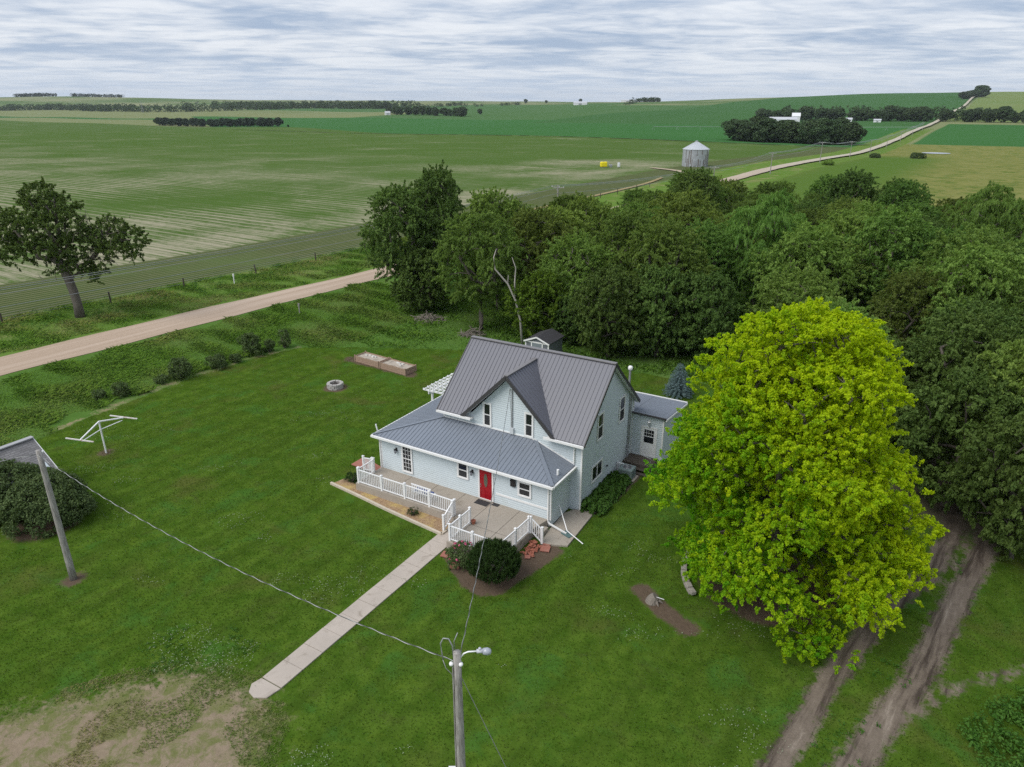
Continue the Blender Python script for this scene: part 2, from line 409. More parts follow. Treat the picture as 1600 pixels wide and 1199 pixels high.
def ground_material():
    m, t, b = newmat('farmland'); P = t.pos(); x, y, z = t.sep(P)
    q = t.m('ADD', t.m('MULTIPLY', x, SA), t.m('MULTIPLY', y, CA)); n = t.m('ADD', t.m('MULTIPLY', x, -CA), t.m('MULTIPLY', y, SA))
    qn = t.comb(q, n)
    wob = t.m('MULTIPLY', t.m('SUBTRACT', t.noise(qn, .05, 3), .5), 9.)
    wob2 = t.m('MULTIPLY', t.m('SUBTRACT', t.noise(qn, .006, 3), .5), 90.)
    def gt(v, a, s=.6, wv=0.): return t.ss(v if not wv else t.m('ADD', v, t.m('MULTIPLY', wob, wv)), a - s, a + s)
    def band(v, a, c, s=.6, wv=0.): return t.m('MULTIPLY', gt(v, a, s, wv), t.m('SUBTRACT', 1., gt(v, c, s, wv)))
    def AND(*f):
        r = f[0]
        for g in f[1:]: r = t.m('MULTIPLY', r, g)
        return r
    A1 = t.sep(t.attr('m1').outputs['Color']); A2 = t.sep(t.attr('m2').outputs['Color'])
    fine = t.noise(P, 7, 6, .7); mid = t.noise(P, 1.1, 5, .62); big = t.noise(P, .22, 4, .55, .4); huge = t.noise(P, .012, 5, .6)
    # --- far country: tan pasture, crops, hills
    past = t.mix(t.noise(P, .02, 6, .65), (.145, .18, .075), (.24, .255, .125))
    corn = t.mix(t.noise(P, .012, 5), (.042, .128, .036), (.058, .155, .046))
    corn2 = t.mix(t.noise(P, .01, 5), (.046, .118, .036), (.062, .142, .046))
    green2 = t.mix(t.noise(P, .008, 5), (.060, .140, .044), (.090, .16, .062))
    hillg = t.mix(t.ss(t.noise(P, .0028, 6, .6), .38, .62), (.095, .155, .055), (.235, .25, .135))
    col = t.mix(gt(q, 1350, 160, 6), past, hillg)
    n_big = t.m('ADD', n, wob2)
    col = t.mix(AND(gt(q, 1060, 12), band(n, 330, 1080, 14), t.m('SUBTRACT', 1., gt(q, 1900, 60, 4))), col, green2)
    col = t.mix(AND(gt(q, 1400, 15), band(n, 900, 1900, 20), t.m('SUBTRACT', 1., gt(q, 2300, 60, 4))), col, green2)
    # corn beyond the bean field, its left side cut off by the pasture on a slant
    col = t.mix(AND(gt(q, 572, 2.), gt(n, 70, 2.), gt(t.m('SUBTRACT', q, t.m('MULTIPLY', n, .62)), 100, 5.), t.m('SUBTRACT', 1., gt(q, 1090, 6))), col, corn)
    col = t.mix(AND(band(q, 900, 980, 4), gt(n, 1420, 10)), col, corn)
    # big hill field beside the road
    col = t.mix(AND(gt(q, 1010, 5), gt(n, 71, 2), t.m('SUBTRACT', 1., gt(t.m('ADD', n, t.m('MULTIPLY', t.m('SUBTRACT', q, 1150.), -.0)), 620, 6, 1.))), col, corn2)
    # right of the road
    rp = t.mix(t.noise(P, .05, 6, .68), (.14, .165, .042), (.27, .255, .095)); rp = t.mix(t.ss(t.noise(P, .16, 6, .75), .47, .66), rp, (.09, .145, .028)); rp = t.mix(t.m('MULTIPLY', t.ss(t.noise(P, .5, 5, .7), .5, .7), .6), rp, (.055, .08, .022))
    rp = t.mix(AND(band(n, 22, 60, 10, .8), t.m('SUBTRACT', 1., gt(q, 470, 30))), rp, t.mix(t.noise(P, .3, 5, .7), (.07, .135, .026), (.11, .17, .036)))
    col = t.mix(AND(t.m('SUBTRACT', 1., gt(n, 61, 1.5)), t.m('SUBTRACT', 1., gt(q, 640, 2))), col, rp)
    col = t.mix(AND(t.m('SUBTRACT', 1., gt(n, 52, 1.5)), band(q, 641, 1085, 3)), col, corn)
    rh = t.mix(t.noise(P, .006, 5), (.13, .20, .06), (.20, .235, .09))
    col = t.mix(AND(t.m('SUBTRACT', 1., gt(n, 60, 2)), gt(q, 1180, 20)), col, rh)
    # --- bean field left of the road: rows run across, residue shows between them
    str1 = t.noise(t.comb(t.m('MULTIPLY', q, .62), t.m('MULTIPLY', n, .018)), 1., 6, .68)
    str2 = t.noise(t.comb(t.m('MULTIPLY', q, 2.1), t.m('MULTIPLY', n, .035)), 1., 5, .68)
    rows = t.m('SINE', t.m('MULTIPLY', q, 2 * math.pi / 1.52))
    patch = t.noise(qn, .022, 5, .6, .4)
    resid = t.m('ADD', t.m('MULTIPLY', str1, .50), t.m('ADD', t.m('MULTIPLY', str2, .46), t.m('MULTIPLY', patch, .5)))
    nearer = t.m('SUBTRACT', 1., t.ss(q, 60, 330))
    edge = t.m('MULTIPLY', band(n, 103, 116, 5, .6), t.m('SUBTRACT', 1., t.ss(q, 190, 260)))
    yard = AND(band(q, 215, 300, 22, 2.), band(n, 104, 165, 14, 2.))
    resid = t.m('ADD', resid, t.m('ADD', t.m('MULTIPLY', nearer, .07), t.m('ADD', t.m('MULTIPLY', edge, .11), t.m('MULTIPLY', yard, .12))))
    bean = t.mix(t.noise(qn, .03, 5), (.070, .135, .026), (.105, .182, .040))
    bean = t.mix(t.m('MULTIPLY', t.ss(str1, .40, .62), .8), bean, (.115, .175, .052)); bean = t.mix(t.m('MULTIPLY', t.noise(t.comb(t.m('MULTIPLY', q, 2.2), t.m('MULTIPLY', n, .35)), 1., 6, .75), .75), bean, (.048, .082, .020))
    bean = t.mix(t.m('MULTIPLY', t.ss(t.m('ADD', resid, t.m('MULTIPLY', t.m('SUBTRACT', t.noise(t.comb(t.m('MULTIPLY', q, 1.6), t.m('MULTIPLY', n, .45)), 1., 5, .75), .5), .5)), .76, 1.0), .85), bean, (.36, .325, .235))
    bean = t.mix(t.m('MULTIPLY', t.ss(rows, -.2, .9), t.m('MULTIPLY', nearer, .30)), bean, (.045, .085, .02))
    drill = t.m('SINE', t.m('MULTIPLY', t.m('ADD', q, t.m('MULTIPLY', t.noise(qn, .08, 3), 1.2)), 2 * math.pi / 2.6)); dm_ = t.m('MULTIPLY', t.m('MULTIPLY', t.ss(drill, .25, .95), t.m('SUBTRACT', 1., t.ss(q, 110, 300))), t.ss(t.m('ADD', patch, t.m('MULTIPLY', str2, .4)), .52, .80))
    bean = t.mix(t.m('MULTIPLY', dm_, .62), bean, (.37, .335, .245))
    hrows = t.m('SINE', t.m('MULTIPLY', n, 2 * math.pi / 1.0))
    head = t.mix(t.ss(hrows, -.3, .6), (.060, .088, .030), t.mix(t.noise(qn, .25, 5, .7), (.085, .115, .040), (.20, .185, .11)))
    head = t.mix(t.m('MULTIPLY', t.ss(t.noise(qn, .05, 4), .52, .7), .6), head, (.10, .145, .05))
    bean = t.mix(t.m('SUBTRACT', 1., gt(n, 101.5, .5, .12)), bean, head)
    fld = AND(gt(n, 83.5, .4, .05), t.m('SUBTRACT', 1., gt(t.m('SUBTRACT', q, t.m('MULTIPLY', t.ss(n, 460, 900), 175.)), 569, 1.5)))
    col = t.mix(fld, col, bean)
    hedge = AND(band(q, 563, 574, 2.2), band(n, 90, 760, 10), t.ss(t.noise(qn, .06, 3), .4, .5))
    col = t.mix(hedge, col, (.045, .06, .025))
    # --- verge and ditch
    verge = t.mix(t.noise(P, .5, 5, .65), (.085, .17, .026), (.145, .22, .05)); verge = t.mix(t.m('MULTIPLY', t.ss(t.noise(qn, .14, 5, .65), .5, .68), .7), verge, (.26, .24, .11))
    col = t.mix(AND(band(n, 56, 84, 1.0, .15), t.m('SUBTRACT', 1., gt(q, 900, 60))), col, verge)
    # --- rough grass and grove floor near the yard
    rough = t.mix(mid, (.055, .125, .022), (.105, .19, .040)); rough = t.mix(t.m('MULTIPLY', t.ss(big, .5, .68), .5), rough, (.13, .19, .055))
    floor = t.mix(mid, (.035, .06, .018), (.075, .105, .03))
    rough = t.mix(AND(t.m('SUBTRACT', 1., gt(n, 47, 4, .5)), gt(q, 58, 5, .4)), rough, floor)
    near = AND(t.m('SUBTRACT', 1., gt(n, 66, .6)), t.m('SUBTRACT', 1., gt(q, 150, 14, 2)), gt(n, -48, 9, 1.))
    # --- lawn
    lawn = t.mix(t.ss(mid, .3, .7), (.050, .105, .010), (.098, .168, .021))
    stripe = t.noise(t.comb(t.m('MULTIPLY', q, .09), t.m('MULTIPLY', n, 1.15)), 1., 5, .6)
    lawn = t.mix(t.m('MULTIPLY', t.ss(stripe, .42, .7), .6), lawn, (.044, .080, .010))
    lawn = t.mix(t.m('MULTIPLY', t.ss(big, .54, .72), .75), lawn, (.105, .110, .030))
    lawn = t.mix(t.m('MULTIPLY', t.ss(t.noise(P, .35, 5, .6, .6), .52, .68), .8), lawn, (.060, .150, .024))
    lawn = t.mix(t.m('MULTIPLY', t.ss(t.noise(P, .9, 6, .72, .8), .53, .68), .55), lawn, (.105, .165, .018)); lawn = t.mix(t.m('MULTIPLY', t.ss(t.noise(P, .55, 6, .7, .5), .55, .70), .5), lawn, (.060, .066, .022)); mow = t.m('SINE', t.m('ADD', t.m('MULTIPLY', n, 2 * math.pi / 2.1), t.m('MULTIPLY', big, 5.))); lawn = t.mix(t.m('MULTIPLY', t.ss(mow, -.2, .9), .22), lawn, (.042, .075, .010)); lawn = t.mix(t.m('MULTIPLY', fine, .35), lawn, (.030, .058, .008))
    edgew = t.m('MULTIPLY', t.m('SUBTRACT', mid, .5), .9)
    loc = t.mix(t.ss(t.m('ADD', A1[0], edgew), .4, .6), lawn, rough)
    soil = t.mix(t.noise(P, 2.6, 6, .7), (.17, .13, .086), (.34, .27, .195)); soil = t.mix(t.m('MULTIPLY', t.ss(t.noise(P, 1.1, 7, .75, .5), .42, .60), .85), soil, (.13, .15, .045)); soil = t.mix(t.m('MULTIPLY', t.ss(t.noise(P, 22, 3, .7), .6, .72), .7), soil, (.42, .37, .30))
    rut = t.mix(t.noise(P, 1.6, 6, .68), (.108, .086, .067), (.255, .21, .168))
    du, dv = t.m('ADD', t.m('MULTIPLY', x, .64), t.m('MULTIPLY', y, .77)), t.m('SUBTRACT', t.m('MULTIPLY', x, .77), t.m('MULTIPLY', y, .64))
    long = t.noise(t.comb(t.m('MULTIPLY', du, .22), t.m('MULTIPLY', dv, 1.9)), 1., 6, .68, .3)
    rut = t.mix(t.ss(long, .36, .56), (.070, .055, .045), rut); rut = t.mix(t.m('MULTIPLY', t.ss(long, .56, .72), .8), rut, (.33, .28, .23))
    soil = t.mix(t.ss(A2[2], .02, .3), soil, rut)
    loc = t.mix(t.ss(t.m('ADD', A1[1], t.m('ADD', edgew, t.m('MULTIPLY', t.m('SUBTRACT', t.noise(P, 2.6, 6, .75), .5), 1.3))), .36, .74), loc, soil)
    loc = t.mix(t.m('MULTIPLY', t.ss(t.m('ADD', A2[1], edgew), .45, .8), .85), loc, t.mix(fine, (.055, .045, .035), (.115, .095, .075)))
    loc = t.mix(t.ss(t.m('ADD', t.m('MULTIPLY', A2[0], .62), t.m('ADD', edgew, t.m('MULTIPLY', t.m('SUBTRACT', fine, .5), .9))), .5, .8), loc, t.mix(fine, (.20, .16, .095), (.34, .28, .17)))
    loc = t.mix(t.ss(t.m('ADD', A1[2], t.m('ADD', t.m('MULTIPLY', edgew, .9), t.m('MULTIPLY', t.m('SUBTRACT', fine, .5), .8))), .38, .75), loc, t.mix(t.noise(P, 5, 6, .75), (.062, .045, .032), (.17, .125, .09)))
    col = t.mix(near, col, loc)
    t.put(b.inputs['Base Color'], col); b.inputs['Roughness'].default_value = .95; b.inputs['Specular IOR Level'].default_value = .0
    t.put(b.inputs['Normal'], t.bump(t.m('ADD', t.m('MULTIPLY', fine, .6), mid), .6, .12)); return m
g_me = np_mesh('ground', V, F, True, dict(m1=m1, m2=m2))
tag(link('ground', g_me, ground_material()), kind='structure')

def strip(name, pts, width, mat, lift=.05, grow=.0012, crown=.08, seg=6):
    """a road sheet that follows the terrain; pts in world XY"""
    P = np.array(pts, float); T = np.gradient(P, axis=0); T /= np.linalg.norm(T, axis=1)[:, None]; S = np.stack([-T[:, 1], T[:, 0]], 1)
    wv = np.broadcast_to(np.asarray(width, float), (len(P),)); V = []
    for k in range(seg + 1):
        f = k / seg - .5; xy = P + S * (wv * f)[:, None]
        V.append(np.column_stack([xy, HZ(xy[:, 0], xy[:, 1]) + lift + grow * np.maximum(0, np.hypot(P[:, 0], P[:, 1]) - 95) + crown * (1 - 4 * f * f)]))
    V = np.stack(V, 1); n = len(P); i = np.arange(n * (seg + 1)).reshape(n, seg + 1)
    F = np.stack([i[:-1, :-1], i[1:, :-1], i[1:, 1:], i[:-1, 1:]], -1).reshape(-1, 4)
    return tag(link(name, np_mesh(name, V.reshape(-1, 3), F, True), mat), kind='structure')
def gravel():
    m, t, b = newmat('gravel'); P = t.pos(); x, y, z = t.sep(P)
    q = t.m('ADD', t.m('MULTIPLY', x, SA), t.m('MULTIPLY', y, CA)); n = t.m('ADD', t.m('MULTIPLY', x, -CA), t.m('MULTIPLY', y, SA))
    f = t.noise(P, 5, 6, .7); lane = t.noise(t.comb(t.m('MULTIPLY', q, .03), t.m('MULTIPLY', n, .9)), 1., 4, .6)
    c = t.mix(f, (.31, .225, .155), (.47, .36, .265)); c = t.mix(t.m('MULTIPLY', t.ss(lane, .42, .66), .6), c, (.53, .42, .33))
    c = t.mix(t.ss(q, 130, 420), c, (.45, .40, .31))
    t.put(b.inputs['Base Color'], c); b.inputs['Roughness'].default_value = .95; t.put(b.inputs['Normal'], t.bump(f, .4, .05)); return m
M['gravel'] = gravel()
qs = np.concatenate([np.arange(-160, 130, 1.5), np.geomspace(130, 3350, 260)])
wq = lambda q, n: tuple(float(v) for v in XY(q, n))
strip('road', [wq(q, 68 + .25 * math.sin(q * .05)) for q in qs], 5.0 + .35 * np.sin(qs * .31) * np.sin(qs * .17), M['gravel'], lift=.035, grow=.0018)
def lane_pts(ctrl, n=60):
    P = np.array(ctrl, float); t = np.linspace(0, len(P) - 1, n); i = np.clip(t.astype(int), 0, len(P) - 2); f = (t - i)[:, None]
    P0 = P[np.clip(i - 1, 0, None)]; P1 = P[i]; P2 = P[i + 1]; P3 = P[np.clip(i + 2, None, len(P) - 1)]
    return .5 * (2 * P1 + (P2 - P0) * f + (2 * P0 - 5 * P1 + 4 * P2 - P3) * f ** 2 + (3 * P1 - P0 - 3 * P2 + P3) * f ** 3)
M['lane'] = plain('pale_field_lane_soil', (.40, .33, .24), .95, .1, var=.3, scale=.12)
M['straw'] = plain('dry_grass_bank', (.33, .26, .13), .95, .1, var=.35, scale=.35)
strip('field_lane', lane_pts([wq(222, 71), wq(236, 77), wq(248, 87), wq(256, 95), wq(262, 106)]), 3.2, M['lane'], lift=.12, grow=.0008, crown=.02)
strip('dry_grass_bank', lane_pts([wq(128, 84), wq(170, 84), wq(205, 85), wq(226, 88)]), 1.3, M['straw'], lift=.12, grow=.0008, crown=.15)
tag(MB().build('pond', None) if False else (lambda mb: (mb.face([(*wq(534 + 7 * math.cos(k / 12 * math.pi), 29 + 8 * math.sin(k / 12 * math.pi)), hz(*wq(534, 29)) + .25) for k in range(24)]), mb.build('pond', M['water']))[1])(MB()), kind='structure')

# ------------------------------------------------------------------ farmhouse
def L(a, b, z): return (-a, b, z)          # house coordinates -> the farmhouse's own axes
def VL(a, b, z): return Vector(L(a, b, z))
house = empty('farmhouse', W(0, 0, 0), HROT, 'two storey farmhouse in pale blue-grey siding with charcoal metal roofs and a red front door', 'house')
def hpart(mb, name, mat, parent=None, **k): return mb.build(name, M[mat] if isinstance(mat, str) else mat, parent or house, **k)
def lbox(mb, a0, a1, b0, b1, z0, z1): mb.box((-max(a0, a1), min(b0, b1), min(z0, z1)), (-min(a0, a1), max(b0, b1), max(z0, z1)))

def siding(mb, O, U, Nn, poly, course=.135, out=.026):
    """lap siding over a convex outline (u, z) in the wall plane O + u U; each course leans out at its foot"""
    O, U, Nn = Vector(O), Vector(U), Vector(Nn); zs = [p[1] for p in poly]; z = min(zs); top = max(zs)
    def span(zz):
        xs = []
        for (u0, z0), (u1, z1) in zip(poly, poly[1:] + poly[:1]):
            if (z0 - zz) * (z1 - zz) <= 0 and abs(z1 - z0) > 1e-6: xs.append(u0 + (u1 - u0) * (zz - z0) / (z1 - z0))
            elif abs(z1 - z0) <= 1e-6 and abs(z0 - zz) < 1e-6: xs += [u0, u1]
        return (min(xs), max(xs)) if xs else (0, 0)
    P = lambda u, zz, o: O + U * u + Nn * o + Vector((0, 0, zz))
    while z < top - .005:
        z2 = min(z + course, top); a, b = span(z + 1e-4), span(z2 - 1e-4)
        mb.face([P(a[0], z, out), P(a[1], z, out), P(b[1], z2, 0.002), P(b[0], z2, 0.002)])
        mb.face([P(a[0], z, 0), P(a[1], z, 0), P(a[1], z, out), P(a[0], z, out)])
        z = z2
    mb.prism([P(u, zz, -.002) for u, zz in poly], Nn * -.12)

FRONT = Vector((0, -1, 0)); RIGHT = Vector((1, 0, 0)); LEFT = Vector((-1, 0, 0)); BACK = Vector((0, 1, 0))
UF = Vector((-1, 0, 0)); UB = Vector((0, 1, 0))     # u = a on front walls, u = b on side walls
mb = MB()
siding(mb, L(0, 2.4, 0), UF, FRONT, [(-.65, 0), (8.75, 0), (8.75, 4.6), (-.65, 4.6)])
siding(mb, L(0, 2.395, 0), UF, FRONT, [(.95, 4.14), (7.15, 4.14), (4.05, 7.36)])
siding(mb, L(-.65, 0, 0), UB, RIGHT, [(2.4, 0), (10.0, 0), (10.0, 4.34), (6, 7.86), (2.4, 4.68)])
siding(mb, L(8.75, 0, 0), UB, LEFT, [(2.4, 0), (10.0, 0), (10.0, 4.34), (6, 7.86), (2.4, 4.68)])
siding(mb, L(0, 10.0, 0), UF, BACK, [(-.65, 0), (8.75, 0), (8.75, 4.3), (-.65, 4.3)])
hpart(mb, 'main_wall', 'siding')
mb = MB()
siding(mb, L(0, 0, 0), UF, FRONT, [(0, .5), (11.95, .5), (11.95, 2.76), (0, 2.76)])
siding(mb, L(0, 0, 0), UB, RIGHT, [(0, .12), (2.38, .12), (2.38, 2.76), (0, 2.76)])
siding(mb, L(11.95, 0, 0), UB, LEFT, [(0, .12), (7.6, .12), (7.6, 2.76), (0, 2.76)])
siding(mb, L(0, 7.6, 0), UF, BACK, [(8.9, .12), (11.95, .12), (11.95, 2.76), (8.9, 2.76)])
hpart(mb, 'front_room_wall', 'siding')
mb = MB()
lbox(mb, 0.02, 11.93, .02, 2.3, -.3, .5); lbox(mb, -.62, 8.7, 2.45, 9.95, -.4, .14)
hpart(mb, 'foundation', 'concrete2')
mb = MB()
siding(mb, L(0, 10.02, 0), UF, FRONT, [(-2.75, .2), (-.66, .2), (-.66, 3.36), (-2.75, 3.3)])
siding(mb, L(-2.75, 0, 0), UB, RIGHT, [(10.02, 0), (13.9, 0), (13.9, 2.9), (10.02, 3.3)])
siding(mb, L(0, 13.9, 0), UF, BACK, [(-2.75, 0), (2, 0), (2, 2.9), (-2.75, 2.9)])
hpart(mb, 'rear_addition_wall', 'siding')
# corner boards and band boards
mb = MB()
for a, b, z0, z1 in ((-.67, 2.38, 0, 4.5), (8.77, 2.38, 3.8, 4.5), (0, 0, .5, 2.72), (11.95, 0, .5, 2.72), (-2.77, 10.0, .2, 3.2), (-.67, 10.0, .2, 4.2)):
    mb = MB(); lbox(mb, a - .05, a + .05, b - .022, b + .07, z0, z1)
    sgn = -1 if a < 5 else 1
    lbox(mb, a + sgn * .02, a + sgn * .045, b - .02, b + .09, z0, z1); hpart(mb, 'corner_board', 'trim')
mb = MB(); lbox(mb, .1, 3.5, -.045, -.006, 1.10, 1.22); hpart(mb, 'band_board', 'trim')

def roof_plane(mb, poly, down, spacing=.26, th=.06, lift=0., ribh=.028, ribw=.032):
    pts = [VL(*p) + Vector((0, 0, lift)) for p in poly]
    n = (pts[1] - pts[0]).cross(pts[2] - pts[0]).normalized()
    if n.z < 0: n = -n
    mb.prism(pts, n * -th)
    d = (Vector(L(*down)) - Vector(L(*down)).dot(n) * n).normalized(); u = n.cross(d).normalized()
    us = [p.dot(u) for p in pts]; k = math.ceil((min(us) + .04) / spacing)
    while k * spacing < max(us) - .02:
        uu = k * spacing; hits = []
        for p, r in zip(pts, pts[1:] + pts[:1]):
            a, b = p.dot(u) - uu, r.dot(u) - uu
            if a * b < 0: hits.append(p + (r - p) * (a / (a - b)))
        if len(hits) >= 2 and (hits[0] - hits[1]).length > .1:
            h0, h1 = hits[0], hits[1]
            mb.beam(h0 + n * ribh * .45, h1 + n * ribh * .45, ribw, ribh, n)
        k += 1
ZR, RB = 8.02, 6.0
main = MB()
zs = lambda b: ZR - .89 * (RB - b)
roof_plane(main, [(9.0, 2.0, zs(2)), (7.13, 2.0, zs(2)), (4.05, 5.48, zs(5.48)), (4.05, 6, ZR), (9.0, 6, ZR)], (0, -1, -.89))
roof_plane(main, [(-.95, 2.0, zs(2)), (-.95, 6, ZR), (4.05, 6, ZR), (4.05, 5.48, zs(5.48)), (.97, 2.0, zs(2))], (0, -1, -.89))
roof_plane(main, [(-.95, 6, ZR), (9.0, 6, ZR), (9.0, 10.35, 4.16), (-.95, 10.35, 4.16)], (0, 1, -.89))
mroof = hpart(main, 'main_roof', 'roof')
dm = MB(); zd = zs(5.48) + .02
roof_plane(dm, [(4.05, 1.98, zd), (4.05, 5.5, zd), (7.17, 1.98, zs(2) + .02)], (1, 0, -1), lift=.012)
roof_plane(dm, [(4.05, 1.98, zd), (.93, 1.98, zs(2) + .02), (4.05, 5.5, zd)], (-1, 0, -1), lift=.012)
droof = hpart(dm, 'dormer_roof', 'roof')
mb = MB()
mb.beam(L(-.97, 6, ZR + .012), L(9.02, 6, ZR + .012), .30, .05); mb.beam(L(4.05, 1.96, zd + .035), L(4.05, 5.45, zd + .035), .26, .05)
hpart(mb, 'ridge_cap', plain('ridge_cap_metal', (.19, .18, .18), .4, .5), mroof)
mb = MB()
for s in (1, -1):
    mb.beam(L(4.05, 1.955, zd - .06), L(4.05 + s * 3.14, 1.955, zs(2) - .07), .05, .20, (0, 0, 1))
for a in (-.97, 9.02):
    mb.beam(L(a, 6.0, ZR - .07), L(a, 1.98, zs(2) - .08), .05, .17); mb.beam(L(a, 6.0, ZR - .07), L(a, 10.37, 4.09), .05, .17)
hpart(mb, 'rake_trim', 'fascia')
mb = MB()   # soffits under the rakes and eaves
for s in (1, -1):
    mb.prism([L(4.05, 1.97, zd - .17), L(4.05 + s * 3.0, 1.97, zs(2) - .06), L(4.05 + s * 3.0, 2.37, zs(2) - .06), L(4.05, 2.37, zd - .17)], (0, 0, .04))
for a0, a1 in ((-.95, -.68), (8.78, 9.0)):
    mb.prism([L(a0, 6, ZR - .15), L(a0, 2.0, zs(2) - .15), L(a1, 2.0, zs(2) - .15), L(a1, 6, ZR - .15)], (0, 0, .04))
    mb.prism([L(a0, 6, ZR - .15), L(a1, 6, ZR - .15), L(a1, 10.35, 4.01), L(a0, 10.35, 4.01)], (0, 0, .04))
hpart(mb, 'soffit', 'trim')
p2 = MB(); ZE = 2.90
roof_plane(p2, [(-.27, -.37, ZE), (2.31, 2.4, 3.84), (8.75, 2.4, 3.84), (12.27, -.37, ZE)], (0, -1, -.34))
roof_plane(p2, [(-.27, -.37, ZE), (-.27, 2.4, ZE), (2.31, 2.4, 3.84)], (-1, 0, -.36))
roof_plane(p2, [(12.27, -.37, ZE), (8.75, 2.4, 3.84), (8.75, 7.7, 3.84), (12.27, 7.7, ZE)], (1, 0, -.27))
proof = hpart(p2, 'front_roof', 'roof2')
mb = MB()
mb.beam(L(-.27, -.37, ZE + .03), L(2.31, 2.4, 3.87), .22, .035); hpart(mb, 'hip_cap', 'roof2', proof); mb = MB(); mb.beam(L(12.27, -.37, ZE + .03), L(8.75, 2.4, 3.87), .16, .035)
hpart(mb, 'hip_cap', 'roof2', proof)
mb = MB(); mb.beam(L(2.45, 2.36, 3.90), L(-.25, 2.36, 2.96), .05, .10); mb.beam(L(2.4, 2.36, 3.90), L(8.7, 2.36, 3.90), .04, .07)
hpart(mb, 'step_flashing', 'trim', proof)
a3 = MB(); za = lambda b: 3.47 - .105 * (b - 10)
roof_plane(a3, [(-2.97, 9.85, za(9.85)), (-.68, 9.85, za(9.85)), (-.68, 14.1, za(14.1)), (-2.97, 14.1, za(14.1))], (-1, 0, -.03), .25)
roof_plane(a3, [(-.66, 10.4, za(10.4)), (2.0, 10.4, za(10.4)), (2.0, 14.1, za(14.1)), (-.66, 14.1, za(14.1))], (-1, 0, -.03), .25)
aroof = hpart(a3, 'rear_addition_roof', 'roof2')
mb = MB(); mb.beam(L(-2.99, 9.83, za(9.83) - .04), L(-.68, 9.83, za(9.83) - .04), .05, .12); hpart(mb, 'drip_edge', 'fascia', aroof)
mb = MB(); mb.beam(L(-2.99, 9.83, za(9.83) - .13), L(-2.99, 14.1, za(14.1) - .1), .06, .12); mb.beam(L(-2.99, 14.12, za(14.1)), L(2, 14.12, za(14.1)), .06, .10)
hpart(mb, 'eave_board', 'trim', aroof)
# gutters and eaves
def gutter(mb, p0, p1): mb.beam(p0, p1, .13, .125)
mb = MB()
z = zs(2) - .10
gutter(mb, L(-.97, 1.94, z), L(1.55, 1.94, z)); lbox(mb, -.95, 1.5, 2.0, 2.4, z - .10, z - .05); hpart(mb, 'gutter', 'trim'); mb = MB()
gutter(mb, L(6.5, 1.94, z), L(9.02, 1.94, z)); lbox(mb, 6.55, 9.0, 2.0, 2.4, z - .10, z - .05); hpart(mb, 'gutter', 'trim'); mb = MB()
gutter(mb, L(-.95, 10.42, 4.05), L(9.0, 10.42, 4.05))
hpart(mb, 'gutter', 'trim')
mb = MB(); z = ZE - .10
gutter(mb, L(-.35, -.43, z), L(12.36, -.43, z)); mb.beam(L(-.335, -.37, z), L(-.335, 2.4, z), .12, .12); mb.beam(L(12.335, -.37, z), L(12.335, 7.7, z), .12, .12)
lbox(mb, -.27, 12.27, -.37, 0, z - .05, z - .01); lbox(mb, -.27, 0, 0, 2.38, z - .05, z - .01); lbox(mb, 11.97, 12.27, 0, 7.7, z - .05, z - .01)
hpart(mb, 'gutter', 'trim')
def downspout(pts, name='downspout', mat='trim'):
    m = MB()
    for p, q in zip(pts[:-1], pts[1:]): m.beam(L(*p), L(*q), .085, .075, (0.3, .8, .2) if abs(p[2] - q[2]) > .5 else (0, 0, 1))
    return hpart(m, name, mat)
downspout([(-.22, 1.95, 4.3), (-.22, 2.33, 4.05), (-.22, 2.33, 3.05)])
downspout([(.10, -.4, 2.72), (.10, -.07, 2.5), (.10, -.07, .42), (.0, -.10, .34), (-1.12, -.22, .14)])
downspout([(12.3, -.36, 2.74), (12.03, -.05, 2.6), (12.03, -.05, .5)])
# pipes, mast, lights
mb = MB(); mb.tube([L(-.02, .75, 3.0), L(-.02, .75, 3.32)], .07, 10); hpart(mb, 'roof_vent', 'vinyl')
mb = MB(); mb.tube([L(12.1, -.05, 2.9), L(12.15, -.1, 3.25), L(12.2, -.1, 3.5)], .045, 8); hpart(mb, 'roof_vent', 'vinyl')
mb = MB(); mb.tube([L(3.84, 2.34, 4.2), L(3.84, 2.34, 6.85)], .04, 8); mb.tube([L(3.84, 2.34, 6.85), L(3.84, 2.27, 6.93), L(3.84, 2.2, 6.86)], .05, 8); mast = hpart(mb, 'service_mast', 'grey_metal')
mb = MB(); lbox(mb, 3.72, 3.96, 2.25, 2.38, 3.9, 4.28); hpart(mb, 'meter_box', plain('pale_meter_box', (.55, .58, .6), .5), mast)
mb = MB(); mb.tube([L(3.95, 2.33, 6.72), L(3.93, 2.26, 6.5), L(3.96, 2.3, 6.0), L(3.9, 2.33, 5.2), L(3.93, 2.36, 3.95)], .012, 5); hpart(mb, 'service_cable', 'cable', mast)
mb = MB(); mb.tube([L(-.72, 9.28, .2), L(-.72, 9.28, 5.15)], .055, 10); mb.tube([L(-.76, 9.42, .2), L(-.76, 9.42, 5.1)], .03, 8)
hpart(mb, 'conduit', 'grey_metal')
mb = MB(); lbox(mb, -.80, -.70, 9.18, 9.40, .9, 1.4); hpart(mb, 'electric_box', 'grey_metal')
mb = MB(); mb.tube([L(-.35, 9.9, 4.3), L(-.35, 9.9, 6.3)], .07, 10); flue = hpart(mb, 'flue_pipe', 'grey_metal')
mb = MB(); mb.lathe([(.0, .30), (.10, .28), (.15, .2), (.15, .06), (.09, .0), (.0, 0)], 14, L(-.35, 9.9, 6.25)); hpart(mb, 'flue_cap', 'vinyl', flue, smooth=True)
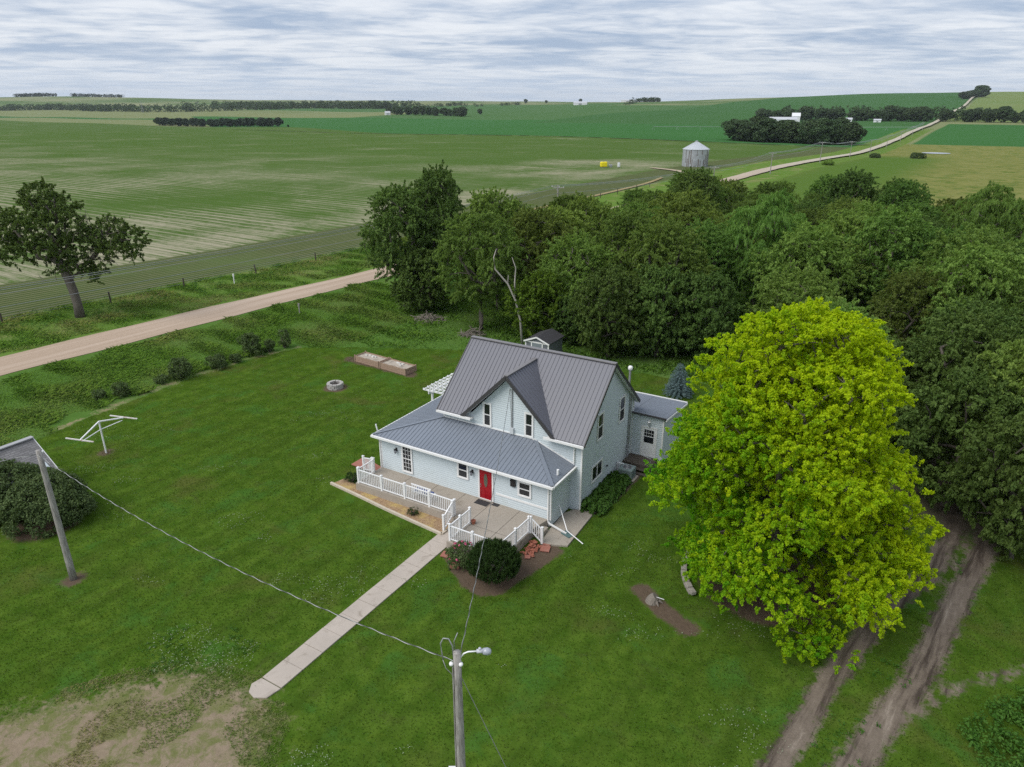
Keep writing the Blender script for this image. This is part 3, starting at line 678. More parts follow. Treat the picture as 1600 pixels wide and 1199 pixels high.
mb = MB(); mb.tube([L(-.7, 7.75, .75), L(-1.15, 7.72, .78)], .06, 8); mb.tube([L(-.72, 7.75, .2), L(-.72, 7.75, .8)], .06, 8); hpart(mb, 'line_cover', 'vinyl')
for a_, b_, z_ in ((-.68, 6.4, .55), (-.68, 6.0, 1.35)): mb = MB(); mb.tube([L(a_, b_, z_), L(a_ - .1, b_, z_)], .05, 8); hpart(mb, 'wall_vent', 'dark_metal')

def window(O, U, Nn, u0, u1, z0, z1, tw=.09, kind='hung', sill=True):
    """frame > sash, pane; u along the wall"""
    O, U, Nn = Vector(O) + Vector(Nn) * .028, Vector(U), Vector(Nn); Zv = Vector((0, 0, 1))
    P = lambda u, z, o: O + U * u + Nn * o + Zv * z
    def slab(m, a, b, c, d, o0, o1): m.prism([P(a, c, o0), P(b, c, o0), P(b, d, o0), P(a, d, o0)], Nn * (o1 - o0))
    f = MB()
    slab(f, u0, u0 + tw, z0, z1, 0, .05); slab(f, u1 - tw, u1, z0, z1, 0, .05)
    slab(f, u0 + tw, u1 - tw, z1 - tw, z1, 0, .05); slab(f, u0 + tw, u1 - tw, z0, z0 + tw, 0, .06 if sill else .05)
    fr = hpart(f, 'window', 'trim')
    a, b, c, d = u0 + tw, u1 - tw, z0 + tw, z1 - tw
    s = MB()
    if kind in ('hung', 'grid'):
        mz = (c + d) / 2; slab(s, a, b, mz - .025, mz + .025, .016, .042)
        for e0, e1, g0, g1 in ((a, a + .03, c, d), (b - .03, b, c, d), (a + .03, b - .03, c, c + .03), (a + .03, b - .03, d - .03, d)): slab(s, e0, e1, g0, g1, .016, .036)
        if kind == 'grid':
            for k in (1, 2):
                uu = a + (b - a) * k / 3; slab(s, uu - .01, uu + .01, c + .03, mz - .025, .018, .03); slab(s, uu - .01, uu + .01, mz + .025, d - .03, .018, .03)
                for lo, hi in ((c, mz), (mz, d)):
                    zz = lo + (hi - lo) * k / 3; slab(s, a + .03, b - .03, zz - .01, zz + .01, .019, .031)
    else:
        mu = (a + b) / 2; slab(s, mu - .03, mu + .03, c, d, .016, .042)
        for e0, e1, g0, g1 in ((a, a + .03, c, d), (b - .03, b, c, d), (a + .03, mu - .03, c, c + .03), (mu + .03, b - .03, c, c + .03), (a + .03, mu - .03, d - .03, d), (mu + .03, b - .03, d - .03, d)): slab(s, e0, e1, g0, g1, .016, .036)
    hpart(s, 'sash', 'trim', fr)
    g = MB(); slab(g, a, b, c, d, .002, .008); hpart(g, 'pane', 'glass', fr)
    if kind in ('hung',):
        k = MB(); slab(k, a + .03, b - .03, c + .03, (c + d) / 2 - .025, .020, .026); hpart(k, 'insect_screen', 'screen', fr)
    return fr
Fo = L(0, 2.4, 0); Po = L(0, 0, 0); So = L(-.65, 0, 0)
window(Fo, UF, FRONT, 5.27, 5.88, 3.93, 5.5); window(Fo, UF, FRONT, 2.42, 3.03, 3.93, 5.48)
window(So, UB, RIGHT, 4.36, 5.18, 3.64, 5.33); window(So, UB, RIGHT, 7.58, 8.46, 3.5, 5.22); window(So, UB, RIGHT, 3.8, 5.32, 1.12, 2.22, kind='slide')
window(Po, UF, FRONT, 9.5, 10.33, .72, 2.62, kind='grid'); window(Po, UF, FRONT, 5.37, 6.17, 1.5, 2.6); window(Po, UF, FRONT, 1.18, 2.06, 1.5, 2.47)
# red front door
mb = MB(); lbox(mb, 3.66, 3.76, -.07, 0, .56, 2.66); lbox(mb, 4.60, 4.70, -.07, 0, .56, 2.66); lbox(mb, 3.76, 4.60, -.07, 0, 2.58, 2.66); lbox(mb, 3.76, 4.6, -.08, 0, .555, .60)
hpart(mb, 'door_frame', 'trim')
mb = MB(); lbox(mb, 3.76, 4.60, -.045, 0, .60, 2.58)
def rim(m, a0, a1, z0, z1, o0, o1, w=.03):
    lbox(m, a0, a1, o0, o1, z0, z0 + w); lbox(m, a0, a1, o0, o1, z1 - w, z1); lbox(m, a0, a0 + w, o0, o1, z0 + w, z1 - w); lbox(m, a1 - w, a1, o0, o1, z0 + w, z1 - w)
rim(mb, 3.84, 4.14, .7, 1.18, -.058, -.045); rim(mb, 4.22, 4.52, .7, 1.18, -.058, -.045)
door = hpart(mb, 'front_door', 'red')
def oval(m, ca, cz, ra, rz, o0, o1, n=24):
    m.prism([L(ca + ra * math.cos(2 * math.pi * k / n), o0, cz + rz * math.sin(2 * math.pi * k / n)) for k in range(n)], (0, o1 - o0, 0))
mb = MB(); oval(mb, 4.18, 1.82, .155, .47, -.045, -.06); hpart(mb, 'oval_rim', 'red', door)
mb = MB(); oval(mb, 4.18, 1.82, .125, .43, -.06, -.066); hpart(mb, 'oval_glass', plain('leaded_glass', (.10, .11, .08), .15, .6, var=.6, scale=18), door)
mb = MB(); mb.tube([L(4.52, -.03, 1.5), L(4.52, -.09, 1.5)], .03, 8); hpart(mb, 'lock', 'grey_metal', door); mb = MB(); mb.tube([L(4.52, -.03, 1.36), L(4.52, -.08, 1.36)], .025, 8); hpart(mb, 'handle', 'grey_metal', door)
# white back door with its window
mb = MB(); lbox(mb, -2.42, -2.34, 9.95, 10.02, .5, 2.62); lbox(mb, -1.42, -1.34, 9.95, 10.02, .5, 2.62); lbox(mb, -2.34, -1.42, 9.95, 10.02, 2.55, 2.62); hpart(mb, 'door_frame', 'trim')
mb = MB(); lbox(mb, -2.34, -1.42, 9.97, 10.02, .5, 2.55); bdoor = hpart(mb, 'back_door', 'vinyl')
mb = MB(); lbox(mb, -2.2, -1.56, 9.955, 9.97, 1.5, 2.4); hpart(mb, 'pane', 'glass', bdoor)
mb = MB(); lbox(mb, -2.2, -1.56, 9.94, 9.954, 1.93, 1.97)
for a in (-2.04, -1.88, -1.72): lbox(mb, a - .008, a + .008, 9.945, 9.954, 1.97, 2.4)
lbox(mb, -2.2, -1.56, 9.945, 9.954, 2.17, 2.19); hpart(mb, 'grille', 'trim', bdoor)
def lamp(a, b, z, mat='dark_metal'):
    m = MB(); lbox(m, a - .06, a + .06, b - .03, b, z - .12, z + .12); m.tube([L(a, b - .03, z + .06), L(a, b - .13, z + .14), L(a, b - .16, z + .05)], .015, 6)
    m.lathe([(.0, .14), (.09, .10), (.10, .07), (.0, .07)], 8, L(a, b - .16, z - .04)); m.lathe([(.0, -.17), (.055, -.16), (.06, -.13), (0, -.13)], 8, L(a, b - .16, z - .04))
    for k in range(4):
        th = k * math.pi / 2 + .4; m.tube([L(a + .085 * math.cos(th), b - .16 + .085 * math.sin(th), z + .03), L(a + .055 * math.cos(th), b - .16 + .055 * math.sin(th), z - .18)], .01, 5)
    o = hpart(m, 'wall_lantern', mat)
    m = MB(); m.lathe([(.0, .06), (.07, .06), (.045, -.13), (0, -.13)], 8, L(a, b - .16, z - .04)); hpart(m, 'lamp_glass', 'lampglass', o)
lamp(10.72, 0, 2.1); lamp(5.1, 0, 2.15); lamp(-1.85, 10.02, 2.95, 'trim')
mb = MB(); lbox(mb, 2.2, 2.5, -.13, 0, 1.98, 2.33); mbx = hpart(mb, 'mailbox', 'dark_metal'); mb = MB(); mb.prism([L(2.18, -.16, 2.335), L(2.52, -.16, 2.335), L(2.52, .0, 2.40), L(2.18, 0, 2.40)], (0, 0, .02)); hpart(mb, 'lid', 'dark_metal', mbx)
# ------------------------------------------------------------------ patio, railings, yard things
def hworld(mb, name, mat, label=None, cat=None, group=None, kind=None, **k):
    """a top-level object written in house coordinates"""
    o = mb.build(name, M[mat] if isinstance(mat, str) else mat, None, loc=W(0, 0, 0), rz=HROT, **k); return tag(o, label, cat, group, kind)
mb = MB()   # raised concrete porch slab with its step down to the walk
mb.prism([L(12.05, 0, 0), L(12.05, -2.42, 0), L(4.72, -2.42, 0), L(4.72, -.02, 0)], (0, 0, .53))
mb.prism([L(4.72, -.02, 0), L(4.72, -2.5, 0), L(3.72, -2.5, 0), L(3.72, -4.62, 0), L(.36, -4.62, 0), L(.36, -1.15, 0), L(.12, -.03, 0)], (0, 0, .53))
mb.prism([L(4.72, -2.5, 0), L(4.72, -2.86, 0), L(3.73, -2.86, 0), L(3.73, -2.5, 0)], (0, 0, .355))
mb.prism([L(4.72, -2.86, 0), L(4.72, -3.22, 0), L(3.73, -3.22, 0), L(3.73, -2.86, 0)], (0, 0, .18))
mb.prism([L(.355, -1.2, 0), L(.355, -.4, 0), L(-.1, -.4, 0), L(-.1, -1.2, 0)], (0, 0, .30))
o = hworld(mb, 'concrete_porch', 'concrete', kind='structure')
mb = MB()   # saw-cut joints
for a in (1.9, 3.72, 5.6, 7.6, 9.6): mb.box((-a - .012, (-4.6 if a < 3 else -2.4), .531), (-a + .012, -.02, .534))
mb.box((-3.7, -2.62, .531), (-.37, -2.6, .534))
hworld(mb, 'porch_joint', plain('dark_joint', (.10, .085, .07), .9), kind='structure')
mb = MB(); mb.prism([L(-.02, 1.6, 0), L(-.1, -.35, 0), L(-.3, -1.62, 0), L(-.85, -1.5, 0), L(-1.66, -1.15, 0), L(-1.5, 2.75, 0), L(-.7, 2.4, 0), L(-.35, 2.3, 0)], (0, 0, .10))
hworld(mb, 'side_pad', 'concrete', kind='structure')
mb = MB(); zw = .02
k0 = -3.2
for k in range(11):
    b0, b1 = k0 - k * 1.15, k0 - (k + 1) * 1.15 + .02
    mb.box((-4.95, b1, -.05), (-3.85, b0, .05 + .004 * (k % 3)))
mb.prism([L(4.95, -15.88, -.05), L(5.05, -16.3, -.05), L(4.8, -16.65, -.05), L(4.4, -16.75, -.05), L(3.95, -16.5, -.05), L(3.85, -15.88, -.05)], (0, 0, .1))
hworld(mb, 'front_walk', 'walk', kind='structure')

# flower bed beside the porch
def mulchmat():
    m, t, b = newmat('wood_chip_mulch'); P = t.obj()
    v = t.add('ShaderNodeTexVoronoi'); v.inputs['Scale'].default_value = 16; t.l.new(P, v.inputs['Vector'])
    f = t.noise(P, 14, 6, .75); n = t.noise(P, .9, 5, .65)
    c = t.mix(v.outputs['Color'], (.20, .115, .06), (.42, .29, .17)); c = t.mix(t.ss(n, .45, .68), c, (.45, .33, .12)); c = t.mix(t.m('MULTIPLY', t.ss(f, .55, .7), .8), c, (.5, .42, .34))
    t.put(b.inputs['Base Color'], c); b.inputs['Roughness'].default_value = .95; t.put(b.inputs['Normal'], t.bump(f, 1., .04)); return m
mb = MB(); mb.prism([L(13.85, -2.6, 0), L(13.6, -1.6, 0), L(12.1, -2.1, 0), L(12.1, -2.42, 0), L(4.8, -2.42, 0), L(4.8, -3.5, 0)], (0, 0, .07))
hworld(mb, 'mulch_bed', mulchmat(), kind='structure')
mb = MB()
for p, q in zip([(13.95, -2.62), (11.5, -2.9), (9.1, -3.22), (6.9, -3.45), (4.75, -3.66)], [(11.5, -2.9), (9.1, -3.22), (6.9, -3.45), (4.75, -3.66), (4.72, -3.25)]):
    mb.beam(L(*p, .07), L(*q, .07), .14, .15)
hworld(mb, 'bed_edging', plain('sun_bleached_timber', (.52, .45, .36), .9, var=.2, bump=.4), 'bleached timber edging along the lawn side of the mulch bed', 'edging')

def railing(name, posts, label, slope_last=False, step=.125):
    """posts: (a, b, z) feet; each run has two rails and its balusters"""
    r = empty(name, W(*posts[0][:2], 0), HROT, label, 'railing'); o = Vector(L(*posts[0][:2], 0))
    for i, p in enumerate(posts):
        c = Vector(L(*p)) - o; m = MB(); h = 1.0
        m.box((c.x - .055, c.y - .055, c.z), (c.x + .055, c.y + .055, c.z + h)); m.box((c.x - .07, c.y - .07, c.z + h), (c.x + .07, c.y + .07, c.z + h + .03))
        m.box((c.x - .035, c.y - .035, c.z + h + .03), (c.x + .035, c.y + .035, c.z + h + .055)); m.build('post', M['vinyl'], r)
    nb = 0
    for p, q in zip(posts[:-1], posts[1:]):
        P, Q = Vector(L(*p)) - o, Vector(L(*q)) - o; d = (Q - P); u = Vector((d.x, d.y, 0)).normalized() * .056
        for zz, hh in ((.9, .05), (.1, .05)):
            m = MB(); m.beam(P + u + Vector((0, 0, zz)), Q - u + Vector((0, 0, zz)), .055, hh); m.build('rail', M['vinyl'], r)
        n = max(2, int(d.length / step))
        for k in range(1, n):
            c = P + d * (k / n); m = MB(); m.box((c.x - .017, c.y - .017, c.z + .12), (c.x + .017, c.y + .017, c.z + .88)); m.build('baluster', M['vinyl'], r); nb += 1
    return r
railing('railing', [(11.9, -2.3, .53), (10.07, -2.3, .53), (8.33, -2.3, .53), (6.55, -2.3, .53), (4.82, -2.3, .53)], 'long white railing along the porch front above the mulch bed')
railing('railing', [(4.82, -2.47, .53), (4.82, -3.35, .08)], 'short white stair railing sloping down beside the mulch bed to the walk')
railing('railing', [(3.6, -2.58, .53), (3.6, -3.5, .53), (3.6, -4.45, .53), (2.17, -4.45, .53), (.5, -4.45, .53), (.43, -3.05, .53), (.4, -1.7, .53)], 'white railing round three sides of the square porch bay behind the big dark bush')
railing('railing', [(.3, -1.66, .53), (-.38, -1.62, .06)], 'short white stair railing sloping down to the side pad and brick heap')
railing('railing', [(11.95, -2.2, .53), (11.95, -.85, .53)], 'white end railing across the far left end of the porch')
railing('railing', [(12.06, -.85, .53), (13.0, -.62, .3)], 'low white ramp railing leaving the far left end of the porch')
mb = MB(); mb.prism([L(12.0, -.75, .42), L(14.6, -.1, .0), L(14.6, 1.1, .0), L(12.0, .0, .42)], (0, 0, .06)); hworld(mb, 'side_ramp', 'paver', kind='structure')

# bench behind the long railing
t = empty('porch_bench', W(7.35, -1.75, .53), HROT, 'white slatted bench with blue cushion behind the long porch railing', 'bench')
m = MB(); m.box((-.7, -.25, .40), (.7, .22, .45)); m.build('seat', M['vinyl'], t)
m = MB()
for k in range(9): m.box((-.66 + k * .16, -.28, .5), (-.60 + k * .16, -.25, .88))
m.box((-.7, -.29, .88), (.7, -.24, .95)); m.box((-.7, -.29, .45), (.7, -.24, .5)); m.build('backrest', M['vinyl'], t)
for x in (-.66, .6):
    for y in (-.25, .16): m = MB(); m.box((x, y, 0), (x + .06, y + .06, .40)); m.build('leg', M['vinyl'], t)
m = MB(); m.box((-.6, -.2, .455), (.6, .2, .52)); m.build('cushion', plain('blue_cushion', (.07, .11, .28), .8), t, bevel=.03)
# mats and pot
def mat_at(a, b, w, d, label, rot=0):
    m = MB(); m.box((-w / 2, -d / 2, 0), (w / 2, d / 2, .018))
    for k in range(7): m.box((-w / 2 + .04 + k * (w - .08) / 7, -d / 2 + .04, .018), (-w / 2 + .09 + k * (w - .08) / 7, d / 2 - .04, .028))
    o = m.build('door_mat', plain('dark_rubber_mat', (.045, .045, .048), .9, var=.4, scale=12), loc=W(a, b, .534), rz=HROT + rot); tag(o, label, 'mat')
mat_at(4.2, -.42, .85, .5, 'wide dark rubber mat in front of the red door'); mat_at(3.42, -.22, .42, .28, 'small dark mat just right of the red door')
mb = MB(); mb.lathe([(0, 0), (.09, 0), (.13, .2), (.14, .22), (.12, .22), (.11, .17), (0, .16)], 14); o = mb.build('flower_pot', M['brick'], loc=W(3.42, -2.5, .53), smooth=False); tag(o, 'small reddish clay pot at the inner end of the bay railing', 'pot')

# drain pipe, splash block
mb = MB(); mb.tube([L(.0, 1.0, .95), L(-.12, .92, .9), L(-1.12, -.12, .26), L(-2.26, -.49, .03)], .028, 8); hworld(mb, 'drain_pipe', 'vinyl', 'thin white plastic drain pipe slanting from the wall across the side pad to the lawn', 'pipe')
mb = MB(); mb.prism([L(-.95, -.02, .1), L(-1.5, -.22, .1), L(-1.42, -.5, .1), L(-.85, -.3, .1)], (0, 0, .03)); mb.beam(L(-.95, -.02, .15), L(-1.5, -.22, .15), .04, .08); mb.beam(L(-.85, -.3, .15), L(-1.42, -.5, .15), .04, .08)
hworld(mb, 'splash_block', 'teal', 'teal plastic splash tray under the downspout end on the side pad', 'splash block')

# loose bricks beside the bay, and red pavers
bp = MB(); bp.box((-.10, -.05, -.03), (.10, .05, .03)); b0 = bp.build('brick', M['brick'], bevel=.006)
tag(b0, 'old red brick lying loose in the heap beside the bay railing', 'brick', 'loose bricks heaped beside the porch bay')
for k in range(62):
    o = b0 if k == 0 else b0.copy()
    if k: COL.objects.link(o)
    f = rng.random(); a = .16 - f * .62 + rng.normal(0, .06); b = -1.75 - rng.random() * 1.15; h = max(0, .30 - 1.1 * abs(a + .06) * .6 - .25 * abs(b + 2.2))
    o.location = W(a, b, .05 + h * rng.random()); o.rotation_euler = (rng.normal(0, .3), rng.normal(0, .3), rng.random() * 6)
for (a, b, r, s), lb in zip([(-.75, -1.95, .3, .5), (-.62, -1.45, .1, .42), (3.45, -5.05, .2, .48), (2.5, -5.6, .45, .48), (-.3, -3.05, .5, .3)],
        ['square red paver on the soil beside the brick heap and side pad', 'red paver half under the post of the side stair railing', 'red paver at the walk corner left of the pink rose bush', 'red paver in front of the pink rose bush', 'small orange brick paver at the front of the brick heap']):
    m = MB(); m.box((-s / 2, -s / 2, 0), (s / 2, s / 2, .06)); o = m.build('paver', M['paver'], loc=W(a, b, .03), rz=HROT + r, bevel=.01); tag(o, lb, 'paver')

# AC unit, back steps
t = empty('air_conditioner', W(-1.5, 7.45, 0), HROT, 'grey-green outdoor air conditioner on a slab beside the back steps', 'air conditioner')
m = MB(); m.box((-.58, -.55, -.05), (.58, .55, .09)); m.build('slab', M['concrete'], t)
m = MB(); m.box((-.44, -.42, .09), (.44, .42, .80)); m.build('casing', M['ac'], t, bevel=.05)
m = MB()
for s in (-1, 1):
    for k in range(14): z_ = .16 + k * .042; m.box((-.36, s * .423 - .006, z_), (.36, s * .423 + .006, z_ + .014)); m.box((s * .443 - .006, -.36, z_), (s * .443 + .006, .36, z_ + .014))
m.build('louvre_panel', plain('louvre_grey', (.16, .20, .195), .5), t)
m = MB(); m.lathe([(.30, .805), (.30, .83), (.27, .83), (.27, .805)], 28)
for k in range(7): r_ = .05 + k * .035; m.lathe([(r_, .815), (r_ + .006, .822), (r_ + .012, .815)], 24)
for k in range(8): th = k * math.pi / 4; m.tube([(0, 0, .82), (.28 * math.cos(th), .28 * math.sin(th), .82)], .006, 4)
g = m.build('fan_grille', M['grey_metal'], t); m = MB(); m.lathe([(0, .803), (.27, .803)], 24); m.build('fan_well', M['dark_metal'], g)
t = empty('back_steps', W(-1.6, 9.35, 0), HROT, 'brown wooden landing and steps with metal handrail at the white back door', 'steps')
m = MB()
for k in range(8): m.box((-.95, -.62 + k * .158, .42), (.95, -.62 + k * .158 + .148, .46))
m.build('landing', M['deck_wood'], t)
m = MB(); m.box((-.95, -.62, -.05), (.95, -.58, .42)); m.box((.91, -.58, -.05), (.95, .63, .42)); m.box((-.95, -.58, -.05), (-.91, .63, .42)); m.build('skirt', M['deck_wood'], t)
for z_, y in ((.24, -.9), (.08, -1.2)):
    m = MB(); m.box((-.95, y, z_ - .05), (.95, y + .285, z_)); m.build('tread', M['deck_wood'], t)
m = MB(); m.tube([(-.85, -.5, .46), (-.85, -.5, 1.3), (.9, -.5, 1.0), (.9, -.5, .46)], .022, 6); m.build('handrail', M['grey_metal'], t)

# fire pit
t = empty('fire_pit', W(25.08, 9.36, 0), 0, 'round fire ring of pale stone blocks on bare soil in the lawn', 'fire pit')
for lay in range(3):
    m = MB()
    for k in range(11):
        a0 = (k + .5 * (lay % 2)) * 2 * math.pi / 11 + .03; a1 = a0 + 2 * math.pi / 11 - .06; z0 = lay * .15; r0, r1 = .42 + .01 * (k % 2), .66 + .015 * ((k + lay) % 3)
        m.hexa([(r * math.cos(a), r * math.sin(a), z) for z in (z0, z0 + .145) for r, a in ((r0, a0), (r1, a0), (r1, a1), (r0, a1))])
    m.build('block_ring', M['firestone'], t, bevel=.012)
m = MB(); m.lathe([(0, .26), (.42, .24)], 16); m.build('ash', M['ash'], t)
for k in range(3): th = k * 2.1; m = MB(); m.tube([(.3 * math.cos(th), .3 * math.sin(th), .26), (-.1 * math.cos(th), -.1 * math.sin(th), .58)], .035, 6); m.build('charred_log', M['ash'], t)
# raised beds
def raised_bed(p0, ang, ln, wd, label):
    t = empty('raised_bed', W(*p0), ang, label, 'raised bed')
    for (x0, x1, y0, y1) in ((0, ln, 0, .05), (0, ln, wd - .05, wd), (0, .05, .05, wd - .05), (ln - .05, ln, .05, wd - .05)):
        m = MB()
        for k in range(3): m.box((x0, y0, k * .19), (x1, y1, k * .19 + .18))
        m.build('plank_side', M['bed_wood'], t)
    for x in (-.04, ln - .06):
        for y in (-.04, wd - .06): m = MB(); m.box((x, y, 0), (x + .1, y + .1, .63)); m.build('corner_post', M['bed_wood'], t)
    m = MB(); m.box((.05, .05, 0), (ln - .05, wd - .05, .46)); m.build('soil', plain('pale_dry_soil', (.42, .37, .31), .95, .1, var=.5, scale=2.2, grime=((.08, .065, .05), .8)), t)
    m = MB()
    for k in range(5):
        x, y = .4 + rng.random() * (ln - .9), .2 + rng.random() * (wd - .5); m.box((x, y, .46), (x + .25, y + .14, .52 + .1 * rng.random()))
    m.build('weed_cloth_scrap', plain('white_cloth', (.6, .58, .54), .8, var=.4, scale=5), t)
pA, pB = W(28.2, 15.1), W(21.6, 14.55)
ab = math.atan2(pB[1] - pA[1], pB[0] - pA[0])
raised_bed((28.1, 15.05, 0), ab, 3.0, 1.35, 'left cedar raised bed of the pair, full of pale dry soil')
raised_bed((24.95, 14.8, 0), ab, 3.1, 1.35, 'right cedar raised bed of the pair, with dark clods in its soil')
# clothesline post: a T post with braced arms and a crossbar on each end
t = empty('clothesline_post', W(29.98, -7.29, 0), 0, 'white and rusty clothesline post with two braced arms on the left lawn', 'clothesline post')
c0 = Vector((-27.5, 43.0, 0))
m = MB(); m.tube([(0, 0, 0), (0, 0, 2.35)], .055, 10); m.build('pole', M['vinyl'], t)
rusty = plain('flaking_white_paint', (.66, .63, .60), .7, var=.2, scale=5, grime=((.33, .17, .12), .9))
e1 = Vector((-.40, -1.75, 1.80)); e2 = Vector((1.25, .75, 2.28))
for e in (e1, e2):
    m = MB(); m.beam((0, 0, 2.33), e, .07, .07); m.build('arm', M['vinyl'], t)
    m = MB(); m.tube([(0, 0, 1.75), tuple(e * .92 + Vector((0, 0, .0)))], .03, 6); m.build('brace', M['vinyl'], t)
    m = MB(); m.beam(e + Vector((-1.05, .27, .03)), e + Vector((1.05, -.27, .03)), .08, .06); m.build('crossbar', rusty, t)

# pergola behind the house
t = empty('pergola', W(12.3, 8.1, 0), HROT, 'white slatted pergola at the back left of the house', 'pergola')
for x in (-1.75, 1.75):
    for y in (0, 3.4): m = MB(); m.box((x - .07, y - .07, 0), (x + .07, y + .07, 2.5)); m.build('post', M['vinyl'], t)
for x in (-1.75, 1.75): m = MB(); m.box((x - .03, -.45, 2.36), (x + .03, 3.85, 2.55)); m.build('beam', M['vinyl'], t)
for k in range(9): y = -.35 + k * .5; m = MB(); m.box((-2.3, y - .025, 2.55), (2.3, y + .025, 2.70)); m.build('rafter', M['vinyl'], t)
for k in range(12): x = -2.1 + k * .38; m = MB(); m.box((x - .03, -.5, 2.70), (x + .03, 3.9, 2.735)); m.build('slat', M['vinyl'], t)

# garden shed
t = empty('garden_shed', W(13.48, 22.85, 0), HROT, 'small grey garden shed with white trim and dark gable roof behind the house', 'shed')
wd, ln, ze, za_ = 1.15, 2.75, 2.06, 2.52
m = MB(); m.prism([(-wd, 0, 0), (wd, 0, 0), (wd, 0, ze), (0, 0, za_), (-wd, 0, ze)], (0, ln, 0)); m.build('wall', M['shed_wall'], t)
m = MB()
for s in (-1, 1): m.prism([(0, -.12, za_ + .06), (s * (wd + .14), -.12, ze + .0), (s * (wd + .14), ln + .12, ze), (0, ln + .12, za_ + .06)], (0, 0, .05))
m.build('roof', M['shed_roof'], t)
m = MB()
for s in (-1, 1): m.beam((0, -.14, za_ + .05), (s * (wd + .14), -.14, ze), .04, .13); m.box((s * wd - .06, -.03, 0), (s * wd + .06, .0, ze)); m.box((s * .55 - .05, -.035, 0), (s * .55 + .05, -.004, ze + .06))
m.box((-wd, -.035, ze - .06), (wd, -.004, ze + .05)); m.build('trim', M['trim'], t)
m = MB(); m.box((-.5, -.03, .05), (.5, -.004, ze - .07)); m.build('door', plain('shed_door_panel', (.19, .22, .24), .6), t)

# garage at the left edge
t = empty('garage', (W(27.3, -17.6)[0] - 1.2, W(27.3, -17.6)[1] + 1.65, 0), HROT, 'garage with grey shingle roof at the left edge behind the round bushes', 'garage')
GL = 5.1; hw = 1.95; ge, gr = 1.86, 3.15
m = MB(); siding(m, (hw, 0, 0), UB, RIGHT, [(-1.2, 0), (GL - .3, 0), (GL - .3, ge), (-1.2, ge)]); siding(m, (-hw, 0, 0), UB, LEFT, [(-1.2, 0), (GL - .3, 0), (GL - .3, ge), (-1.2, ge)])
siding(m, (0, GL - .3, 0), Vector((1, 0, 0)), BACK, [(-hw, 0), (hw, 0), (hw, ge), (0, gr - .15), (-hw, ge)]); m.build('wall', M['siding'], t)
for s in (-1, 1):
    m = MB(); m.prism([(0, -1.5, gr), (s * (hw + .35), -1.5, gr - (gr - ge + .12) * (hw + .35) / hw), (s * (hw + .35), GL, gr - (gr - ge + .12) * (hw + .35) / hw), (0, GL, gr)], (0, 0, .06)); m.build('roof_slope', M['shingle'], t)
m = MB(); m.beam((0, -1.5, gr + .09), (0, GL + .02, gr + .09), .34, .06); m.build('ridge_cap', plain('pale_ridge_cap', (.36, .36, .37), .8), t)
m = MB()
for s in (-1, 1): m.beam((0, GL + .02, gr - .04), (s * (hw + .35), GL + .02, gr - (gr - ge + .12) * (hw + .35) / hw - .04), .04, .17)
m.build('rake_board', M['trim'], t)
m = MB(); m.beam((hw + .36, -1.5, ge - .32), (hw + .36, GL, ge - .32), .12, .12); m.build('gutter', M['trim'], t)

# ------------------------------------------------------------------ poles and wires in the yard
def sag(p, q, s, n=24):
    p, q = Vector(p), Vector(q); return [tuple(p.lerp(q, k / n) - Vector((0, 0, 4 * s * (k / n) * (1 - k / n)))) for k in range(n + 1)]
def pole_mesh(h, r0, r1, lean=(0, 0)):
    m = MB(); m.tube([(lean[0] * k / 8, lean[1] * k / 8, h * k / 8) for k in range(9)], [r0 + (r1 - r0) * k / 8 for k in range(9)], 14); return m
PL = (-21.75, 29.2, 0); PC = (-1.47, 15.0, 0)
t = empty('utility_pole', PL, 0, 'weathered wooden utility pole standing on the left lawn beside the round bushes', 'utility pole')
pole_mesh(7.15, .165, .115).build('pole', M['pole'], t, smooth=True)
m = MB(); m.tube([(0, .13, 6.95), (0, .22, 6.95)], .035, 8); m.lathe([(0, 0), (.045, .0), (.05, .05), (.03, .08), (0, .08)], 10, (0, .24, 6.92)); m.build('insulator', M['vinyl'], t)
t = empty('utility_pole', PC, 0, 'wooden utility pole with a yard lamp in the bottom foreground', 'utility pole')
pole_mesh(8.35, .165, .105).build('pole', M['pole'], t, smooth=True)
m = MB(); m.tube([(.08, 0, 8.15), (.18, .02, 8.28), (.30, .03, 8.33), (.55, .04, 8.34)], .022, 8); arm = m.build('lamp_arm', M['vinyl'], t, smooth=True)
m = MB(); m.tube([(.52, .04, 8.34), (.70, .05, 8.34)], [.055, .065], 12); m.lathe([(0, .06), (.04, .05), (.04, 0), (0, 0)], 10, (.61, .05, 8.39)); m.build('lamp_housing', plain('lamp_grey', (.5, .51, .56), .4), arm, smooth=True)
m = MB(); m.tube([(.69, .05, 8.33), (.81, .055, 8.32), (.89, .058, 8.31), (.92, .06, 8.31)], [.085, .105, .08, .02], 14); m.build('lamp_lens', M['lampglass'], arm, smooth=True)
for p_ in ((-.16, -.03, 7.92), (.1, -.08, 7.95)):
    m = MB(); m.lathe([(0, 0), (.05, .01), (.065, .05), (.05, .1), (0, .11)], 12, p_); m.build('insulator', M['vinyl'], t, smooth=True)
m = MB(); m.box((-.36, -.10, 3.45), (-.12, .10, 4.02)); bx = m.build('meter_box', plain('grey_enamel_box', (.10, .105, .11), .5), t)
m = MB(); m.box((-.37, -.11, 4.02), (-.11, .11, 4.06)); m.build('lid', M['trim'], bx)
m = MB(); m.tube([(-.1, .05, 8.1), (-.12, .06, 8.5), (-.22, .08, 8.72), (-.36, .1, 8.72), (-.44, .1, 8.55), (-.42, .08, 8.3), (-.38, .04, 8.05)], .02, 6); m.tube([(-.06, .1, 8.3), (-.08, .12, 8.6), (.02, .16, 8.85)], .014, 6)
